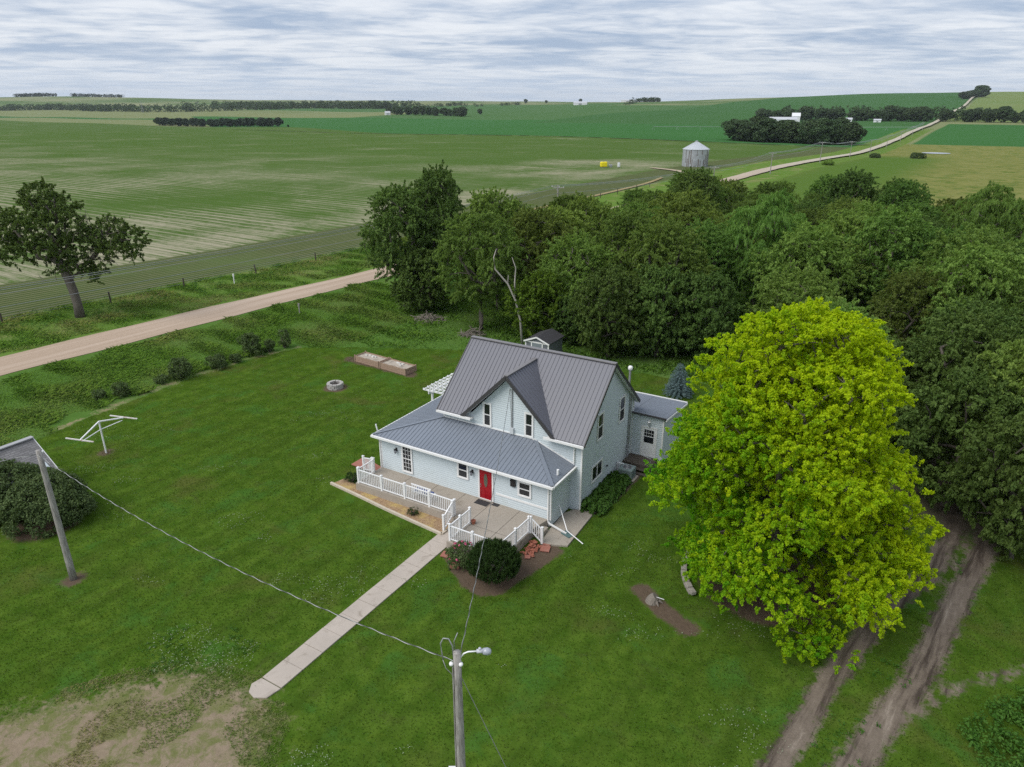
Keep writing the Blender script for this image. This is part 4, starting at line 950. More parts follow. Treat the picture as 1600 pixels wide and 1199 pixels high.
m.tube([(-.4, .1, 8.0), (-.32, .05, 7.75), (-.16, 0, 7.6), (-.12, 0, 7.4)], .012, 6); m.build('drip_loop', M['wire'], t, smooth=True)
m = MB(); m.tube([(-.15, -.05, .2), (-.12, -.06, 7.9)], .022, 6); m.build('conduit', M['pole'], t)
def service(name, p, q, s, label, r=.018, twist=True):
    t = empty(name, (0, 0, 0), 0, label, 'cable'); n = 90; P = sag(p, q, s, n)
    m = MB(); m.tube(P, r, 5, False); m.build('black_conductor', M['cable'], t)
    d = (Vector(q) - Vector(p)).normalized(); a = d.cross(Vector((0, 0, 1))).normalized(); b = d.cross(a); Lh = (Vector(q) - Vector(p)).length
    if twist:
        ns = int(Lh * 9); P2 = []
        for k in range(ns + 1):
            f = k / ns; c = Vector(p).lerp(Vector(q), f) - Vector((0, 0, 4 * s * f * (1 - f))); th = f * Lh * 2 * math.pi / .95
            P2.append(c + (a * math.cos(th) + b * math.sin(th)) * r * 1.25)
        m = MB(); m.tube(P2, r * .62, 4, False); m.build('bare_strand', M['cable_light'], t)
service('service_cable', (PL[0], PL[1] - .1, 6.95), (PC[0] - .1, PC[1], 8.05), .75, 'twisted cable hanging from the left pole to the foreground pole', .013)
mh = W(3.9, 2.2, 6.75)
service('service_cable', (PC[0] + .08, PC[1] + .1, 8.2), mh, .55, 'twisted cable running from the foreground pole to the dormer gable', .012)
service('service_cable', (PL[0] - .1, PL[1], 6.95), (-46, 20.5, 7.3), .6, 'cable leaving the left pole over the garage roof', .012)
m = MB(); m.tube([(PC[0], PC[1], 7.75), (1.30, 15.0, .02)], .011, 5); o = m.build('guy_wire', M['wire']); tag(o, 'thin guy wire slanting down right from the foreground pole', 'guy wire')

# ------------------------------------------------------------------ road poles and their wires
def road_pole(q, n, h, label):
    x, y = wq(q, n); t = empty('utility_pole', (x, y, hz(x, y)), math.atan2(-SA, CA) * 0 + math.atan2(CA, SA) - math.pi / 2, label, 'utility pole', 'power poles along the gravel road')
    m = MB(); m.tube([(0, 0, -.2), (0, 0, h)], [.17, .11], 8); m.build('pole', M['pole'], t)
    m = MB(); m.beam((-1.25, 0, h - .35), (1.25, 0, h - .35), .10, .12); m.build('crossarm', M['pole'], t)
    m = MB()
    for s in (-1, 1): m.beam((0, 0, h - .95), (s * .7, 0, h - .41), .03, .03)
    m.build('brace', M['grey_metal'], t)
    for xx in (-1.15, .25, 1.15): m = MB(); m.tube([(xx, 0, h - .29), (xx, 0, h - .1)], .05, 6); m.build('insulator', M['vinyl'], t)
RP = [(-28, 62.5, 9.6), (112, 62.5, 8.8), (199, 62.5, 6.6), (263, 63, 7.2), (345, 62.2, 8.8), (430, 63, 8.2), (505, 63, 8), (585, 63, 8), (670, 63, 8), (760, 63, 8), (860, 63, 8)]
PN = ['wooden power pole on the verge where the road leaves the frame', 'wooden power pole hidden in the grove beside the road', 'short wooden power pole at the road beside the grain bin lane', 'wooden power pole right of the grain bin', 'tall power pole nearest the pasture and the dark tree clump', 'power pole just in front of the dark round tree clump', 'power pole on the road bend below the corn field', 'first small power pole up the road past the clump', 'second small power pole up the road past the clump', 'third small power pole up the road past the clump', 'smallest power pole far up the road before the farmstead']
tops = []
for (q, n, h), lb in zip(RP, PN):
    road_pole(q, n, h, lb); x, y = wq(q, n); tops.append((q, n, hz(x, y) + h))
for dn, dz, lb in ((1.15, -.1, 'roadside power wire on the field side crossarm end'), (.25, -.08, 'roadside power wire on the middle insulators'), (-1.15, -.1, 'roadside power wire on the yard side crossarm end'), (.05, -1.35, 'lowest roadside power wire below the crossarms')):
    pts = []
    for (q0, n0, z0), (q1, n1, z1) in zip(tops[:-1], tops[1:]):
        pts += sag((*wq(q0, n0 + dn), z0 + dz), (*wq(q1, n1 + dn), z1 + dz), 1.5 if q0 < 0 else .8, 14)[:-1]
    m = MB(); m.tube(pts, [.012 + .00011 * Vector(p).length for p in pts], 4, False); o = m.build('power_line', M['wire']); tag(o, lb, 'power line', 'wires of the roadside power line')
# field fence
t = empty('field_fence', (*wq(-12, 81), hz(*wq(-12, 81))), 0, 'barbed wire fence on dark posts along the bean field edge', 'fence')
fo = Vector(t.location); qsf = np.arange(-12, 205, 10.6); jit = rng.normal(0, .5, len(qsf)); tops_f = []
for q, j in zip(qsf, jit):
    x, y = wq(q + j, 81.2); z = hz(x, y); h = 1.25 + .15 * rng.random(); tops_f.append(Vector((x, y, z + h)) - fo)
    m = MB(); m.tube([Vector((x, y, z - .1)) - fo, Vector((x + .05 * rng.normal(), y, z + h)) - fo], [.10, .085], 7); m.build('post', M['fence_post'], t)
for dz in (.1, .4, .7):
    m = MB(); m.tube([p - Vector((0, 0, dz)) for p in tops_f], .012, 4, False); m.build('wire', M['wire'], t)
for (x, y), lb, col in (((-23.2, 75.0), 'short grey marker post on the near road verge', 'pole'), ((-35.5, 89.2), 'short white marker post at the field fence', 'vinyl')):
    m = MB(); m.tube([(0, 0, 0), (0, 0, 1.35)], .07, 8); m.box((-.1, -.03, 1.05), (.1, .03, 1.4)); o = m.build('marker_post', M[col], loc=(x, y, hz(x, y))); tag(o, lb, 'post')

# ------------------------------------------------------------------ grain bin and tanks
bx_, by_ = 71.5, 290.0; t = empty('grain_bin', (bx_, by_, hz(bx_, by_)), 0, 'round galvanised grain bin with conical roof beside the road', 'grain bin')
m = MB(); prof = []
for k in range(57): prof.append((4.95 + .035 * (k % 2), k * 6.4 / 56))
m.lathe(prof, 48); wl_ = m.build('wall', M['galv'], t, smooth=True)
m = MB()
for k in range(15): th = -2.6 + k * .15 + .03 * rng.normal(); h_ = 1.5 + rng.random() * 4.6; m.beam((5.0 * math.cos(th), 5.0 * math.sin(th), .1 if k % 3 else 6.2 - h_), (5.0 * math.cos(th), 5.0 * math.sin(th), min(6.3, .1 + h_) if k % 3 else 6.25), .12 + .22 * rng.random(), .03, (math.cos(th), math.sin(th), 0))
m.build('rust_streak', M['bin_rust'], wl_)
m = MB(); m.lathe([(5.15, 6.3), (5.15, 6.4), (.6, 9.0), (.6, 9.15), (0, 9.2)], 48)
for k in range(24): th = k * math.pi / 12; m.beam((5.15 * math.cos(th), 5.15 * math.sin(th), 6.43), (.6 * math.cos(th), .6 * math.sin(th), 9.03), .09, .06)
rf = m.build('roof', plain('bright_galvanised_roof', (.55, .57, .60), .4, .5, .3, var=.15, scale=1), t)
m = MB(); m.lathe([(.62, 9.1), (.62, 9.35), (.0, 9.55)], 16); m.build('cap', M['galv'], rf)
m = MB(); m.box((-1.6, -5.06, .5), (-.8, -4.9, 2.2)); m.build('door', plain('bin_door', (.33, .34, .36), .5), t)
def tank(x, y, w_, d_, h_, mat, name, label, cat):
    t = empty(name, (x, y, hz(x, y)), .2, label, cat); m = MB(); m.box((-w_ / 2, -d_ / 2, .15), (w_ / 2, d_ / 2, h_)); m.build('body', M[mat], t, bevel=min(w_, d_) * .22)
    m = MB(); m.lathe([(0, h_ + .12), (.22, h_ + .1), (.22, h_ - .02), (0, h_ - .02)], 12); m.build('lid', M['dark_metal'], t)
    m = MB(); m.box((-w_ * .4, -d_ * .4, -.1), (w_ * .4, d_ * .4, .16)); m.build('base', M['pole'], t)
tank(34.6, 279.8, 2.6, 1.6, 2.1, 'yellow', 'farm_tank', 'bright yellow farm tank in the bean field', 'tank')
tank(40.4, 280.2, .9, .9, 1.8, 'farm_white', 'farm_tank', 'small white upright tank right of the yellow tank', 'tank')
tank(37.3, 280.2, 1.2, .9, 1.1, 'grey_metal', 'farm_pump', 'low grey pump box between the yellow and white tanks', 'pump')
# ------------------------------------------------------------------ vegetation
def unit(v): return v / (np.linalg.norm(v, axis=-1, keepdims=True) + 1e-9)
def leaves(name, C, Nr, rad, per, Ln, Wd, flat=.6, up=.5, droop=.25, jitter=.8, hue3=None, rg=rng, spray=0.):
    """per leaves round each sprig centre C (facing Nr): rhombic leaf faces with a fold"""
    K = len(C); rad = np.broadcast_to(np.asarray(rad, float), (K,))
    c = np.repeat(C, per, 0); nr = np.repeat(Nr, per, 0); rr = np.repeat(rad, per)[:, None]; N = len(c)
    o = unit(rg.normal(size=(N, 3))) * rg.random((N, 1)) ** .45 * rr
    o -= nr * (np.sum(o * nr, 1, keepdims=True)) * (1 - flat)
    if spray:              # shoots: the sprig's leaves strung along a twig that reaches out, then droops
        dv = unit(Nr * .65 + np.array([0, 0, .45]) + rg.normal(size=(K, 3)) * .45) * (spray * (.6 + .8 * rg.random((K, 1)))); tt = rg.random((N, 1)) ** .85
        o = o * (1 - .65 * tt) + np.repeat(dv, per, 0) * tt - np.array([0, 0, droop * .55 * spray]) * tt ** 2
    p = c + o
    nn = unit(nr * .5 + np.array([0, 0, up]) + rg.normal(size=(N, 3)) * jitter)
    ax = unit(np.cross(nn, rg.normal(size=(N, 3))) + unit(o + 1e-6) * .5 - np.array([0, 0, droop])); sd = unit(np.cross(ax, nn))
    s = .7 + .6 * rg.random((N, 1)); l = ax * Ln * s * .5; w_ = sd * Wd * s * .5; fold = nn * Wd * .18
    V = np.stack([p - l, p + w_ + fold, p + l - np.array([0, 0, droop * Ln * .3]), p - w_ + fold], 1).reshape(-1, 3)
    F = np.arange(N * 4).reshape(N, 4)
    cl = np.repeat(rg.random(K), per); h3 = np.repeat(hue3 if hue3 is not None else np.zeros(K), per)
    A = np.repeat(np.stack([rg.random(N), cl, h3], 1), 4, 0)
    return np_mesh(name, V, F, False, dict(lf=A.astype(np.float32)))
def sprigs(lobes, per_area, up_bias=.35, rg=rng, inner=.12):
    """sprig centres over the lobes' shells: mostly outer, fewer inside and below"""
    C, Nn, LI = [], [], []
    for i, (cx, cy, cz, rx, ry, rz_) in enumerate(lobes):
        n = max(4, int(per_area * 4 * math.pi * ((rx * ry) ** 1.6 / 3 + (rx * rz_) ** 1.6 / 3 + (ry * rz_) ** 1.6 / 3) ** (1 / 1.6)))
        d = unit(rg.normal(size=(n, 3)) + np.array([0, 0, up_bias])); f = np.where(rg.random((n, 1)) < inner, rg.random((n, 1)) * .6 + .2, .8 + .26 * rg.random((n, 1)))
        C.append(np.array([cx, cy, cz]) + d * f * np.array([rx, ry, rz_])); Nn.append(unit(d / np.array([rx, ry, rz_]))); LI.append(np.full(n, i))
    C, Nn, LI = np.concatenate(C), np.concatenate(Nn), np.concatenate(LI)
    keep = np.ones(len(C), bool)          # drop sprigs buried deep inside another lobe
    for i, (cx, cy, cz, rx, ry, rz_) in enumerate(lobes):
        q = ((C - [cx, cy, cz]) / [rx, ry, rz_]); keep &= ~((np.sum(q * q, 1) < .42) & (LI != i) & (rg.random(len(C)) < .85))
    return C[keep], Nn[keep], LI[keep]
def limbs(trunk, targets, r0, seg=6, rmin=.018, power=.42, wob=.12, rg=rng, minz=None):
    """trunk polyline plus limbs joined greedily towards the targets; radii from the number of tips carried"""
    nodes = [np.array(p, float) for p in trunk]; par = [-1] + list(range(len(trunk) - 1)); root = nodes[0]; first = len(trunk) - 1
    order = sorted(range(len(targets)), key=lambda i: np.linalg.norm(np.array(targets[i]) - nodes[first]))
    base_d = [np.linalg.norm(n - nodes[first]) * (0 if i <= first else 1) for i, n in enumerate(nodes)]
    tips = []
    for i in order:
        t = np.array(targets[i], float); best, bd = None, 1e9
        for j in range(len(nodes)):
            if j < first - 1 and (minz is None or nodes[j][2] < minz): continue
            d_ = np.linalg.norm(t - nodes[j]) + .35 * base_d[j] + (1.5 if t[2] < nodes[j][2] - .4 else 0)
            if d_ < bd: bd, best = d_, j
        a = nodes[best]; L_ = np.linalg.norm(t - a); k = max(1, min(4, int(L_ / .8))); prev = best
        for s in range(1, k + 1):
            f = s / k; p = a + (t - a) * f + rg.normal(size=3) * wob * L_ * .25 * (1 if s < k else 0) + np.array([0, 0, .12 * L_ * math.sin(math.pi * f) * .7])
            nodes.append(p); par.append(prev); base_d.append(base_d[prev] + L_ / k); prev = len(nodes) - 1
        tips.append(prev)
    cnt = np.zeros(len(nodes)); 
    for t_ in tips:
        j = t_
        while j >= 0: cnt[j] += 1; j = par[j]
    rad = np.maximum(rmin, r0 * (np.maximum(cnt, .4) / max(cnt.max(), 1)) ** power)
    m = MB()
    tr = [nodes[i] for i in range(len(trunk))]; m.tube([tuple(p) for p in tr], [max(rad[i], r0 * (1.25 if i == 0 else 1)) if i < 2 else rad[i] for i in range(len(trunk))], seg + 4)
    for j in range(len(trunk), len(nodes)):
        m.tube([tuple(nodes[par[j]]), tuple(nodes[j])], [min(rad[par[j]], rad[j] * 1.35), rad[j]], seg, False)
    return m
def crown_lobes(h, rx, ry, z0, n, rl, rg=rng, lean=(0, 0), top=.75):
    """lobes spread over an egg-shaped crown"""
    out = []
    for k in range(n):
        f = (k + .5) / n; zz = 1 - 2 * f; th = k * 2.39996 + rg.random() * .8; rr = math.sqrt(max(0, 1 - zz * zz))
        s = .5 + .5 * rg.random() ** .7; c = (z0 + h) / 2; hh = (h - z0) / 2
        prof = 1.0 if zz < 0 else (1 - (1 - top) * zz)
        r_ = rl * (.6 + .75 * rg.random())
        out.append((lean[0] + rx * s * rr * prof * math.cos(th), lean[1] + ry * s * rr * prof * math.sin(th), c + hh * zz * .80, r_ * 1.1, r_ * 1.1, r_ * .82))
    return out
def make_tree(name, loc, lobes, trunk, r0, dens, srad, per, Ln, Wd, leaf, label=None, cat='tree', group=None, ntar=60, hue3=None, rz=0., bark='bark', rg=rng, up=.5, droop=.25, minz=None, extra=None, flat=.6, spray=0., ubias=.35):
    t = empty(name, loc, rz, label, cat, group)
    C, Nn, LI = sprigs(lobes, dens, ubias, rg=rg)
    h3 = hue3(C) if hue3 else None
    me = leaves('crown', C, Nn, srad, per, Ln, Wd, up=up, droop=droop, hue3=h3, rg=rg, flat=flat, spray=spray); link('crown', me, M[leaf], t)
    pick = C[rg.choice(len(C), min(ntar, len(C)), False)]
    ctr = np.array([[l[0], l[1], l[2]] for l in lobes]); tg = np.concatenate([ctr * np.array([.9, .9, 1.]), pick * .84 + np.array([0, 0, C[:, 2].mean()]) * .16])
    limbs(trunk, tg, r0, rg=rg, minz=minz).build('trunk', M[bark], t, smooth=True)
    if extra: extra(t)
    return t
def straight(h, lean=(0, 0), n=5, wob=.12, rg=rng):
    return [(lean[0] * k / n + (rg.normal() * wob if k else 0), lean[1] * k / n + (rg.normal() * wob if k else 0), h * k / n - (.15 if k == 0 else 0)) for k in range(n + 1)]

# --- the yellow-green maple
rg = np.random.default_rng(21)
lob = []
MZ, MR = [.7, 1.6, 3, 4.6, 6.4, 8, 9.6, 11, 12.2, 13.2, 13.7], [4.3, 5.1, 5.55, 5.6, 5.2, 4.75, 4.3, 3.85, 3.1, 2.0, .5]
for k in range(104):      # leafy boughs: each a fan of flattened sheets at its own reach
    z = .6 + 12.85 * ((k + .5) / 104) ** 1.0; th = k * 2.39996 + rg.normal() * .3; reach = rg.choice([.62, .8, .94, 1.04, 1.12], p=[.18, .2, .24, .22, .16]) * (1 + .06 * math.sin(3 * th + 1 + z * .5) + .05 * math.sin(2 * th - z * .9))
    if rg.random() < .07: continue
    R_ = max(.25, np.interp(z, MZ, MR) * reach); out = np.array([math.cos(th), math.sin(th), 0]); tan = np.array([-math.sin(th), math.cos(th), 0])
    for j in range(11):
        f_ = rg.random() ** 1.3; p = out * (R_ - .4 - 1.5 * f_) + tan * rg.normal() * (.72 + .2 * f_) + np.array([.15, 0, z + rg.normal() * .2 - .12 + .28 * f_]); r_ = .36 + .46 * rg.random()
        lob.append((p[0], p[1] * .97, max(p[2], .55), r_ * 1.25, r_ * 1.25, r_ * .56))
for k in range(26):
    th = k * 2.39996; rr = 3.4 * rg.random(); lob.append((rr * math.cos(th), rr * math.sin(th), 4 + 6 * rg.random(), 1.3, 1.3, 1.0))
def maple_hue(C):
    # the side towards the house is still green, the rest has turned yellow; patchy
    s = np.sin(C[:, 0] * 1.3 + C[:, 2] * .9) * np.cos(C[:, 1] * 1.1 - C[:, 2] * .7)
    return np.clip(.16 - C[:, 0] * .085 - (C[:, 2] - 7) * .045 + .30 * s + rg.normal(size=len(C)) * .16, 0, 1)
make_tree('maple_tree', (12.3, 28.3, 0), lob, straight(5.2, rg=rg), .34, 4.0, .16, 52, .088, .074, 'leaf_maple', 'huge yellow-green maple on the lawn right of the house', ntar=90, hue3=maple_hue, rg=rg, up=.8, droop=.4, flat=.6, spray=.34, ubias=.6)
# stone ring round the maple's bed
t = empty('stone_edging', (12.75, 28.9, 0), 0, 'curved stone block edging half hidden under the yellow-green maple', 'edging')
for lay in range(2):
    m = MB()
    for k in range(23, 31):
        a0 = k * 2 * math.pi / 58 + .01 + .05 * lay; a1 = a0 + 2 * math.pi / 58 - .02; r0, r1 = 4.05 + .03 * rg.random(), 4.32 + .03 * rg.random(); z0 = lay * .14
        m.hexa([(r * math.cos(a), r * math.sin(a), z) for z in (z0 - .03, z0 + .135) for r, a in ((r0, a0), (r1, a0), (r1, a1), (r0, a1))])
    m.build('block_course', M['stone'], t, bevel=.015)
# weathered stump in its patch of mulch
t = empty('tree_stump', (6.75, 27.5, 0), .5, 'grey weathered stump lying in bare mulch left of the maple', 'stump')
m = MB(); m.tube([(-.15, .1, -.1), (-.1, .08, .2), (.0, 0, .42), (.05, -.05, .5)], [.55, .46, .38, .30], 11)
for k in range(7): th = k * .9; m.tube([(.3 * math.cos(th), .3 * math.sin(th), .2), (.65 * math.cos(th), .65 * math.sin(th), .02)], [.14, .04], 6)
m.build('stump_wood', M['dead'], t); t.scale = (.62, .62, .62)
m = MB(); m.beam((-.15, .15, .5), (.5, -.5, .34), .05, .03); m.build('bleached_splinter', M['vinyl'], t)

# --- grove kinds (built once, copied)
def elm_proto(seed, h, rx, n, rl, leaf, dens=2.6, per=46, Ln=.22, Wd=.115, droop=.5, name='tree', srad=.26, spray=1.15, z0=.22, bark='bark'):
    r_ = np.random.default_rng(seed); lean = tuple(r_.normal(0, .35, 2))
    lb = crown_lobes(h, rx, rx * .95, h * z0, n, rl, r_, lean)
    return make_tree(name, (0, 0, 0), lb, straight(h * .42, lean, wob=.1, rg=r_), .26, dens, srad, per, Ln, Wd, leaf, ntar=34, rg=r_, droop=droop, bark=bark, spray=spray, ubias=.55)
PROTO = dict(
    elm=elm_proto(1, 11.5, 4.2, 38, .85, 'leaf_elm'), elm2=elm_proto(2, 12.5, 4.6, 44, .85, 'leaf_elm', droop=.8),
    elm3=elm_proto(3, 10.0, 3.9, 32, .85, 'leaf_elm', droop=.4), dark=elm_proto(4, 12.5, 4.0, 40, .9, 'leaf_dark', droop=.6),
    dark2=elm_proto(5, 9.0, 4.2, 30, 1.1, 'leaf_dark', z0=.05, Ln=.24, Wd=.15, spray=.7), willow=elm_proto(6, 12.8, 5.1, 48, .8, 'leaf_elm', droop=1.5, spray=1.5, per=42, Ln=.32, Wd=.085))
used = set()
def place(kind, x, y, s=1., rz=None, label=None, cat='tree', group=None, sz=None):
    o = PROTO[kind] if kind not in used else copy_tree(PROTO[kind]); used.add(kind)
    o.location = (x, y, hz(x, y) - .1); o.rotation_euler = (0, 0, rng.random() * 6.28 if rz is None else rz); o.scale = (s, s, sz or s)
    for k in ('group',):
        if k in o: del o[k]
    tag(o, label, cat, group); return o
# named trees along the edge of the grove
NAMED = [
    ('dark', -12.3, 79.5, 1.0, 'tall dark elm at the left end of the grove beside the road', 1.08), ('dark2', -10.2, 77.5, .75, 'low dark elm skirt tree at the foot of the grove left end', .8),
    ('dark', -8.3, 82.5, .80, 'dark elm top leaning out above the left end of the grove', 1.22),
    ('elm2', -3.2, 70.5, .93, 'mid green elm with bare lower trunk beside the second brush pile', .98), ('elm', 2.6, 77, 1.0, 'elm behind the pale dead limb and the bushy young tree', 1.0),
    ('elm3', 8.2, 86, 1.05, 'elm with several dark trunks showing behind the garden shed', 1.15),
    ('elm', 12.0, 73.0, 1.0, 'round mid green elm right of the multi trunk elm', 1.02), ('willow', 25.5, 74.0, 1.0, 'big drooping grey-green elm behind the top of the maple', 1.05), ('elm2', 19.5, 82, 1.0, 'tall elm above the dark broadleaf thicket', 1.05),
    ('dark2', 9.0, 62.5, .78, 'dark broadleaf thicket tree right of the garden shed', .95), ('dark2', 13.5, 62.5, .78, 'dark broadleaf thicket tree behind the blue spruce', .95), ('dark2', 17.5, 61.5, .75, 'dark broadleaf thicket tree between spruce and maple top', .9), ('dark2', 5.9, 66, .5, 'small dark broadleaf tree just behind the garden shed roof', .55),
    ('elm3', 32, 67.5, .95, 'leafy tree at the right behind the maple crown', 1.0), ('elm', 38.5, 64.0, 1.0, 'broad tree with fresh green top at the right part of the grove', 1.0), ('elm3', 26.0, 52.5, .85, 'small green tree whose top shows right behind the maple', .8),
    ('elm2', 36.5, 54.5, .9, 'feathery tree above the pale roof under the trees at the right', .95), ('dark', 27.5, 41.0, .80, 'dark tree over the end of the dirt track', .82), ('dark', 31.0, 45.0, .8, 'dark tree behind the dirt track with a bare grey limb', .8), ('elm2', 33.5, 35.5, .72, 'dark feathery tree at the right edge beside the dirt tracks', .7), ('dark2', 39.5, 44.0, .9, 'dark tree at the right frame edge before the pale roof', .9),
    ('dark2', 25.4, 36.2, .80, 'dark tree hanging low over the dirt tracks right of the maple', .95), ('elm2', 29.0, 36.6, .74, 'feathery dark tree between the dirt tracks and the frame edge', .8), ('dark2', 25.9, 31.0, .66, 'dark drooping tree at the right frame edge beside the lower track', .9), ('dark2', 22.8, 42.5, .8, 'dark low tree directly behind the right side of the maple', .9), ('elm', 34.0, 41.0, .78, 'grey-green tree at the right frame edge below the pale roof', .85), ('elm3', 22.5, 48.5, .8, 'dull green tree behind the maple toward the house', .85)]
def leaf_of(o, mat):
    for c in o.children:
        if c.name.startswith('crown'):
            c.data = c.data.copy(); c.data.materials.clear(); c.data.materials.append(M[mat])
NPOS = []
for kd, x, y, s, lb, sz in NAMED: place(kd, x, y, s, None, lb, sz=sz); NPOS.append((x, y))
# the mass of the grove
GPOLY = [(-13, 86), (-6, 77), (1, 72), (7, 68), (14, 66), (22, 66), (26, 58), (33, 50), (40, 40), (48, 38), (66, 72), (74, 98), (62, 128), (44, 140), (26, 134), (12, 116), (2, 100)]
pts = []; tries = 0; gr_ = np.random.default_rng(11)
while len(pts) < 78 and tries < 9000:
    tries += 1; x, y = gr_.uniform(-14, 76), gr_.uniform(38, 142)
    if not inside(np.array([[x]]), np.array([[y]]), GPOLY)[0, 0]: continue
    q, n = QN(x, y)
    if n > 59: continue
    if min([math.hypot(x - a, y - b) for a, b in pts] + [9]) < 6.5 or min([math.hypot(x - a, y - b) for a, b in NPOS]) < 4.0: continue
    pts.append((x, y))
for x, y in pts:
    q, n = QN(x, y); far_ = y > 95; left_ = x < 20
    kd = gr_.choice(['elm', 'elm2', 'elm3', 'willow', 'dark'], p=[.3, .25, .25, .12, .08]); s = gr_.uniform(.66, 1.05) if far_ else gr_.uniform(.72, 1.12)
    if far_ and left_: s *= .88
    lb = ('green tree crown in the far left rows of the grove toward the road' if left_ else 'green tree crown in the far right rows of the grove toward the pasture') if far_ else ('green tree crown in the middle of the grove behind the house' if left_ else 'green tree crown in the dense right part of the grove beyond the maple')
    place(kd, x, y, s, None, lb, group='trees massed in the ' + (('far left' if left_ else 'far right') if far_ else ('middle' if left_ else 'right')) + ' part of the grove')
# big lone tree beyond the road: two-part crown, forked trunk
r9 = np.random.default_rng(9)
lb9 = [(-1.2, 0, 12.3, 1.6, 1.5, 1.4), (-.2, .5, 11.2, 1.9, 1.8, 1.5), (-2.4, .3, 10.6, 2.0, 1.8, 1.5), (.8, -.3, 9.8, 1.9, 1.7, 1.4), (-1.0, -.6, 9.0, 2.2, 2, 1.6), (-3.6, 0, 8.6, 2.2, 2, 1.7), (-5.6, .2, 9.4, 1.7, 1.6, 1.5), (-6.6, 0, 8.0, 2.0, 1.8, 1.6), (-5.2, -.4, 7.0, 1.9, 1.7, 1.3),
       (-2.6, -.5, 7.2, 1.6, 1.5, 1.2), (.3, 0, 7.3, 1.7, 1.5, 1.2), (1.9, .2, 8.3, 1.4, 1.3, 1.1), (-.6, .2, 5.6, 1.2, 1.2, 1.0), (1.2, 0, 5.4, 1.2, 1.1, .9), (5.3, 0, 9.0, 1.5, 1.4, 1.2), (6.6, .2, 8.2, 1.5, 1.4, 1.1), (4.4, .2, 8.0, 1.4, 1.3, 1.1), (7.3, -.1, 7.2, 1.1, 1, .8), (5.6, -.2, 7.2, 1.5, 1.3, 1.0), (3.4, 0, 6.6, 1.2, 1.1, .9), (2.4, .1, 4.6, 1.0, 1, .8)]
def dead_twigs(t):
    m = MB()
    for k in range(90):
        c = np.array([r9.uniform(1.5, 6.8), r9.normal(0, .8), r9.uniform(5.5, 10.2)]) if k < 65 else np.array([r9.uniform(-3, 2), r9.normal(0, .8), r9.uniform(3.6, 7)])
        d = unit(r9.normal(size=3) + np.array([.2, 0, .6])); p = [c, c + d * .7 + r9.normal(size=3) * .12, c + d * 1.4 + r9.normal(size=3) * .25]
        m.tube([tuple(v) for v in p], [.035, .024, .010], 4, False)
        if k == 64: m.build('dead_twigs', M['dead'], t); m = MB()
    m.build('dead_twigs', M['dead'], t)
make_tree('elm_tree', (-46.0, 73.0, hz(-46, 73)), lb9, [(0, 0, -.2), (.02, 0, 1.4), (-.1, 0, 2.8), (-.4, .1, 4.2), (-.9, .1, 5.8)], .44, 2.7, .26, 46, .20, .12, 'leaf_dark', 'large lone elm with a split crown and pale trunk across the road', ntar=70, rg=r9, extra=dead_twigs, minz=2.2, spray=.75, droop=.5)
# bushy young tree beside the shed, dead limb, brush piles
r5 = np.random.default_rng(5)
make_tree('young_tree', (2.6, 67.2, 0), crown_lobes(6.3, 2.75, 2.6, .4, 16, 1.1, r5, top=.5), straight(2.8, rg=r5), .12, 4.0, .22, 40, .20, .11, 'leaf_bright', 'bushy bright green young tree beside the garden shed', ntar=30, rg=r5, spray=.7)
m = MB(); m.tube([(0, 0, 0), (-.2, 0, 2.6), (-.7, 0, 4.6), (-1.4, .1, 6.1), (-2.6, .1, 7.5), (-2.7, .1, 8.6), (-2.45, .1, 9.4)], [.13, .11, .10, .085, .07, .05, .02], 7); m.tube([(-.7, 0, 4.6), (-.75, .1, 6.3), (-.65, .1, 7.6), (-1.0, .1, 8.6)], [.09, .07, .05, .02], 6); m.tube([(-1.4, .1, 6.1), (-1.35, .2, 6.9)], [.06, .02], 6)
o = m.build('dead_limb', M['dead_white'], loc=(1.0, 65.6, 0), smooth=True); tag(o, 'pale bleached dead limb standing above the bushy young tree', 'dead tree')
def brush(x, y, w_, h_, n, label):
    m = MB()
    for k in range(n):
        th = rng.random() * 6.28; r_ = w_ * math.sqrt(rng.random()); c = np.array([r_ * math.cos(th), r_ * .7 * math.sin(th), h_ * (1 - r_ / w_) * rng.random() + .05]); d = unit(rng.normal(size=3) * np.array([1, 1, .35])); L_ = .5 + 1.3 * rng.random()
        m.tube([tuple(c - d * L_ / 2), tuple(c + rng.normal(size=3) * .06), tuple(c + d * L_ / 2)], [.04, .035, .012], 5, False)
    o = m.build('brush_pile', M['dead'], loc=(x, y, hz(x, y))); tag(o, label, 'brush pile')
brush(-9.0, 73.8, 1.7, 1.0, 130, 'tangled grey brush pile in the tall grass left of the grove trunk'); brush(-3.9, 68.9, 1.3, .7, 80, 'low brush pile against the bare elm trunk behind the roof')

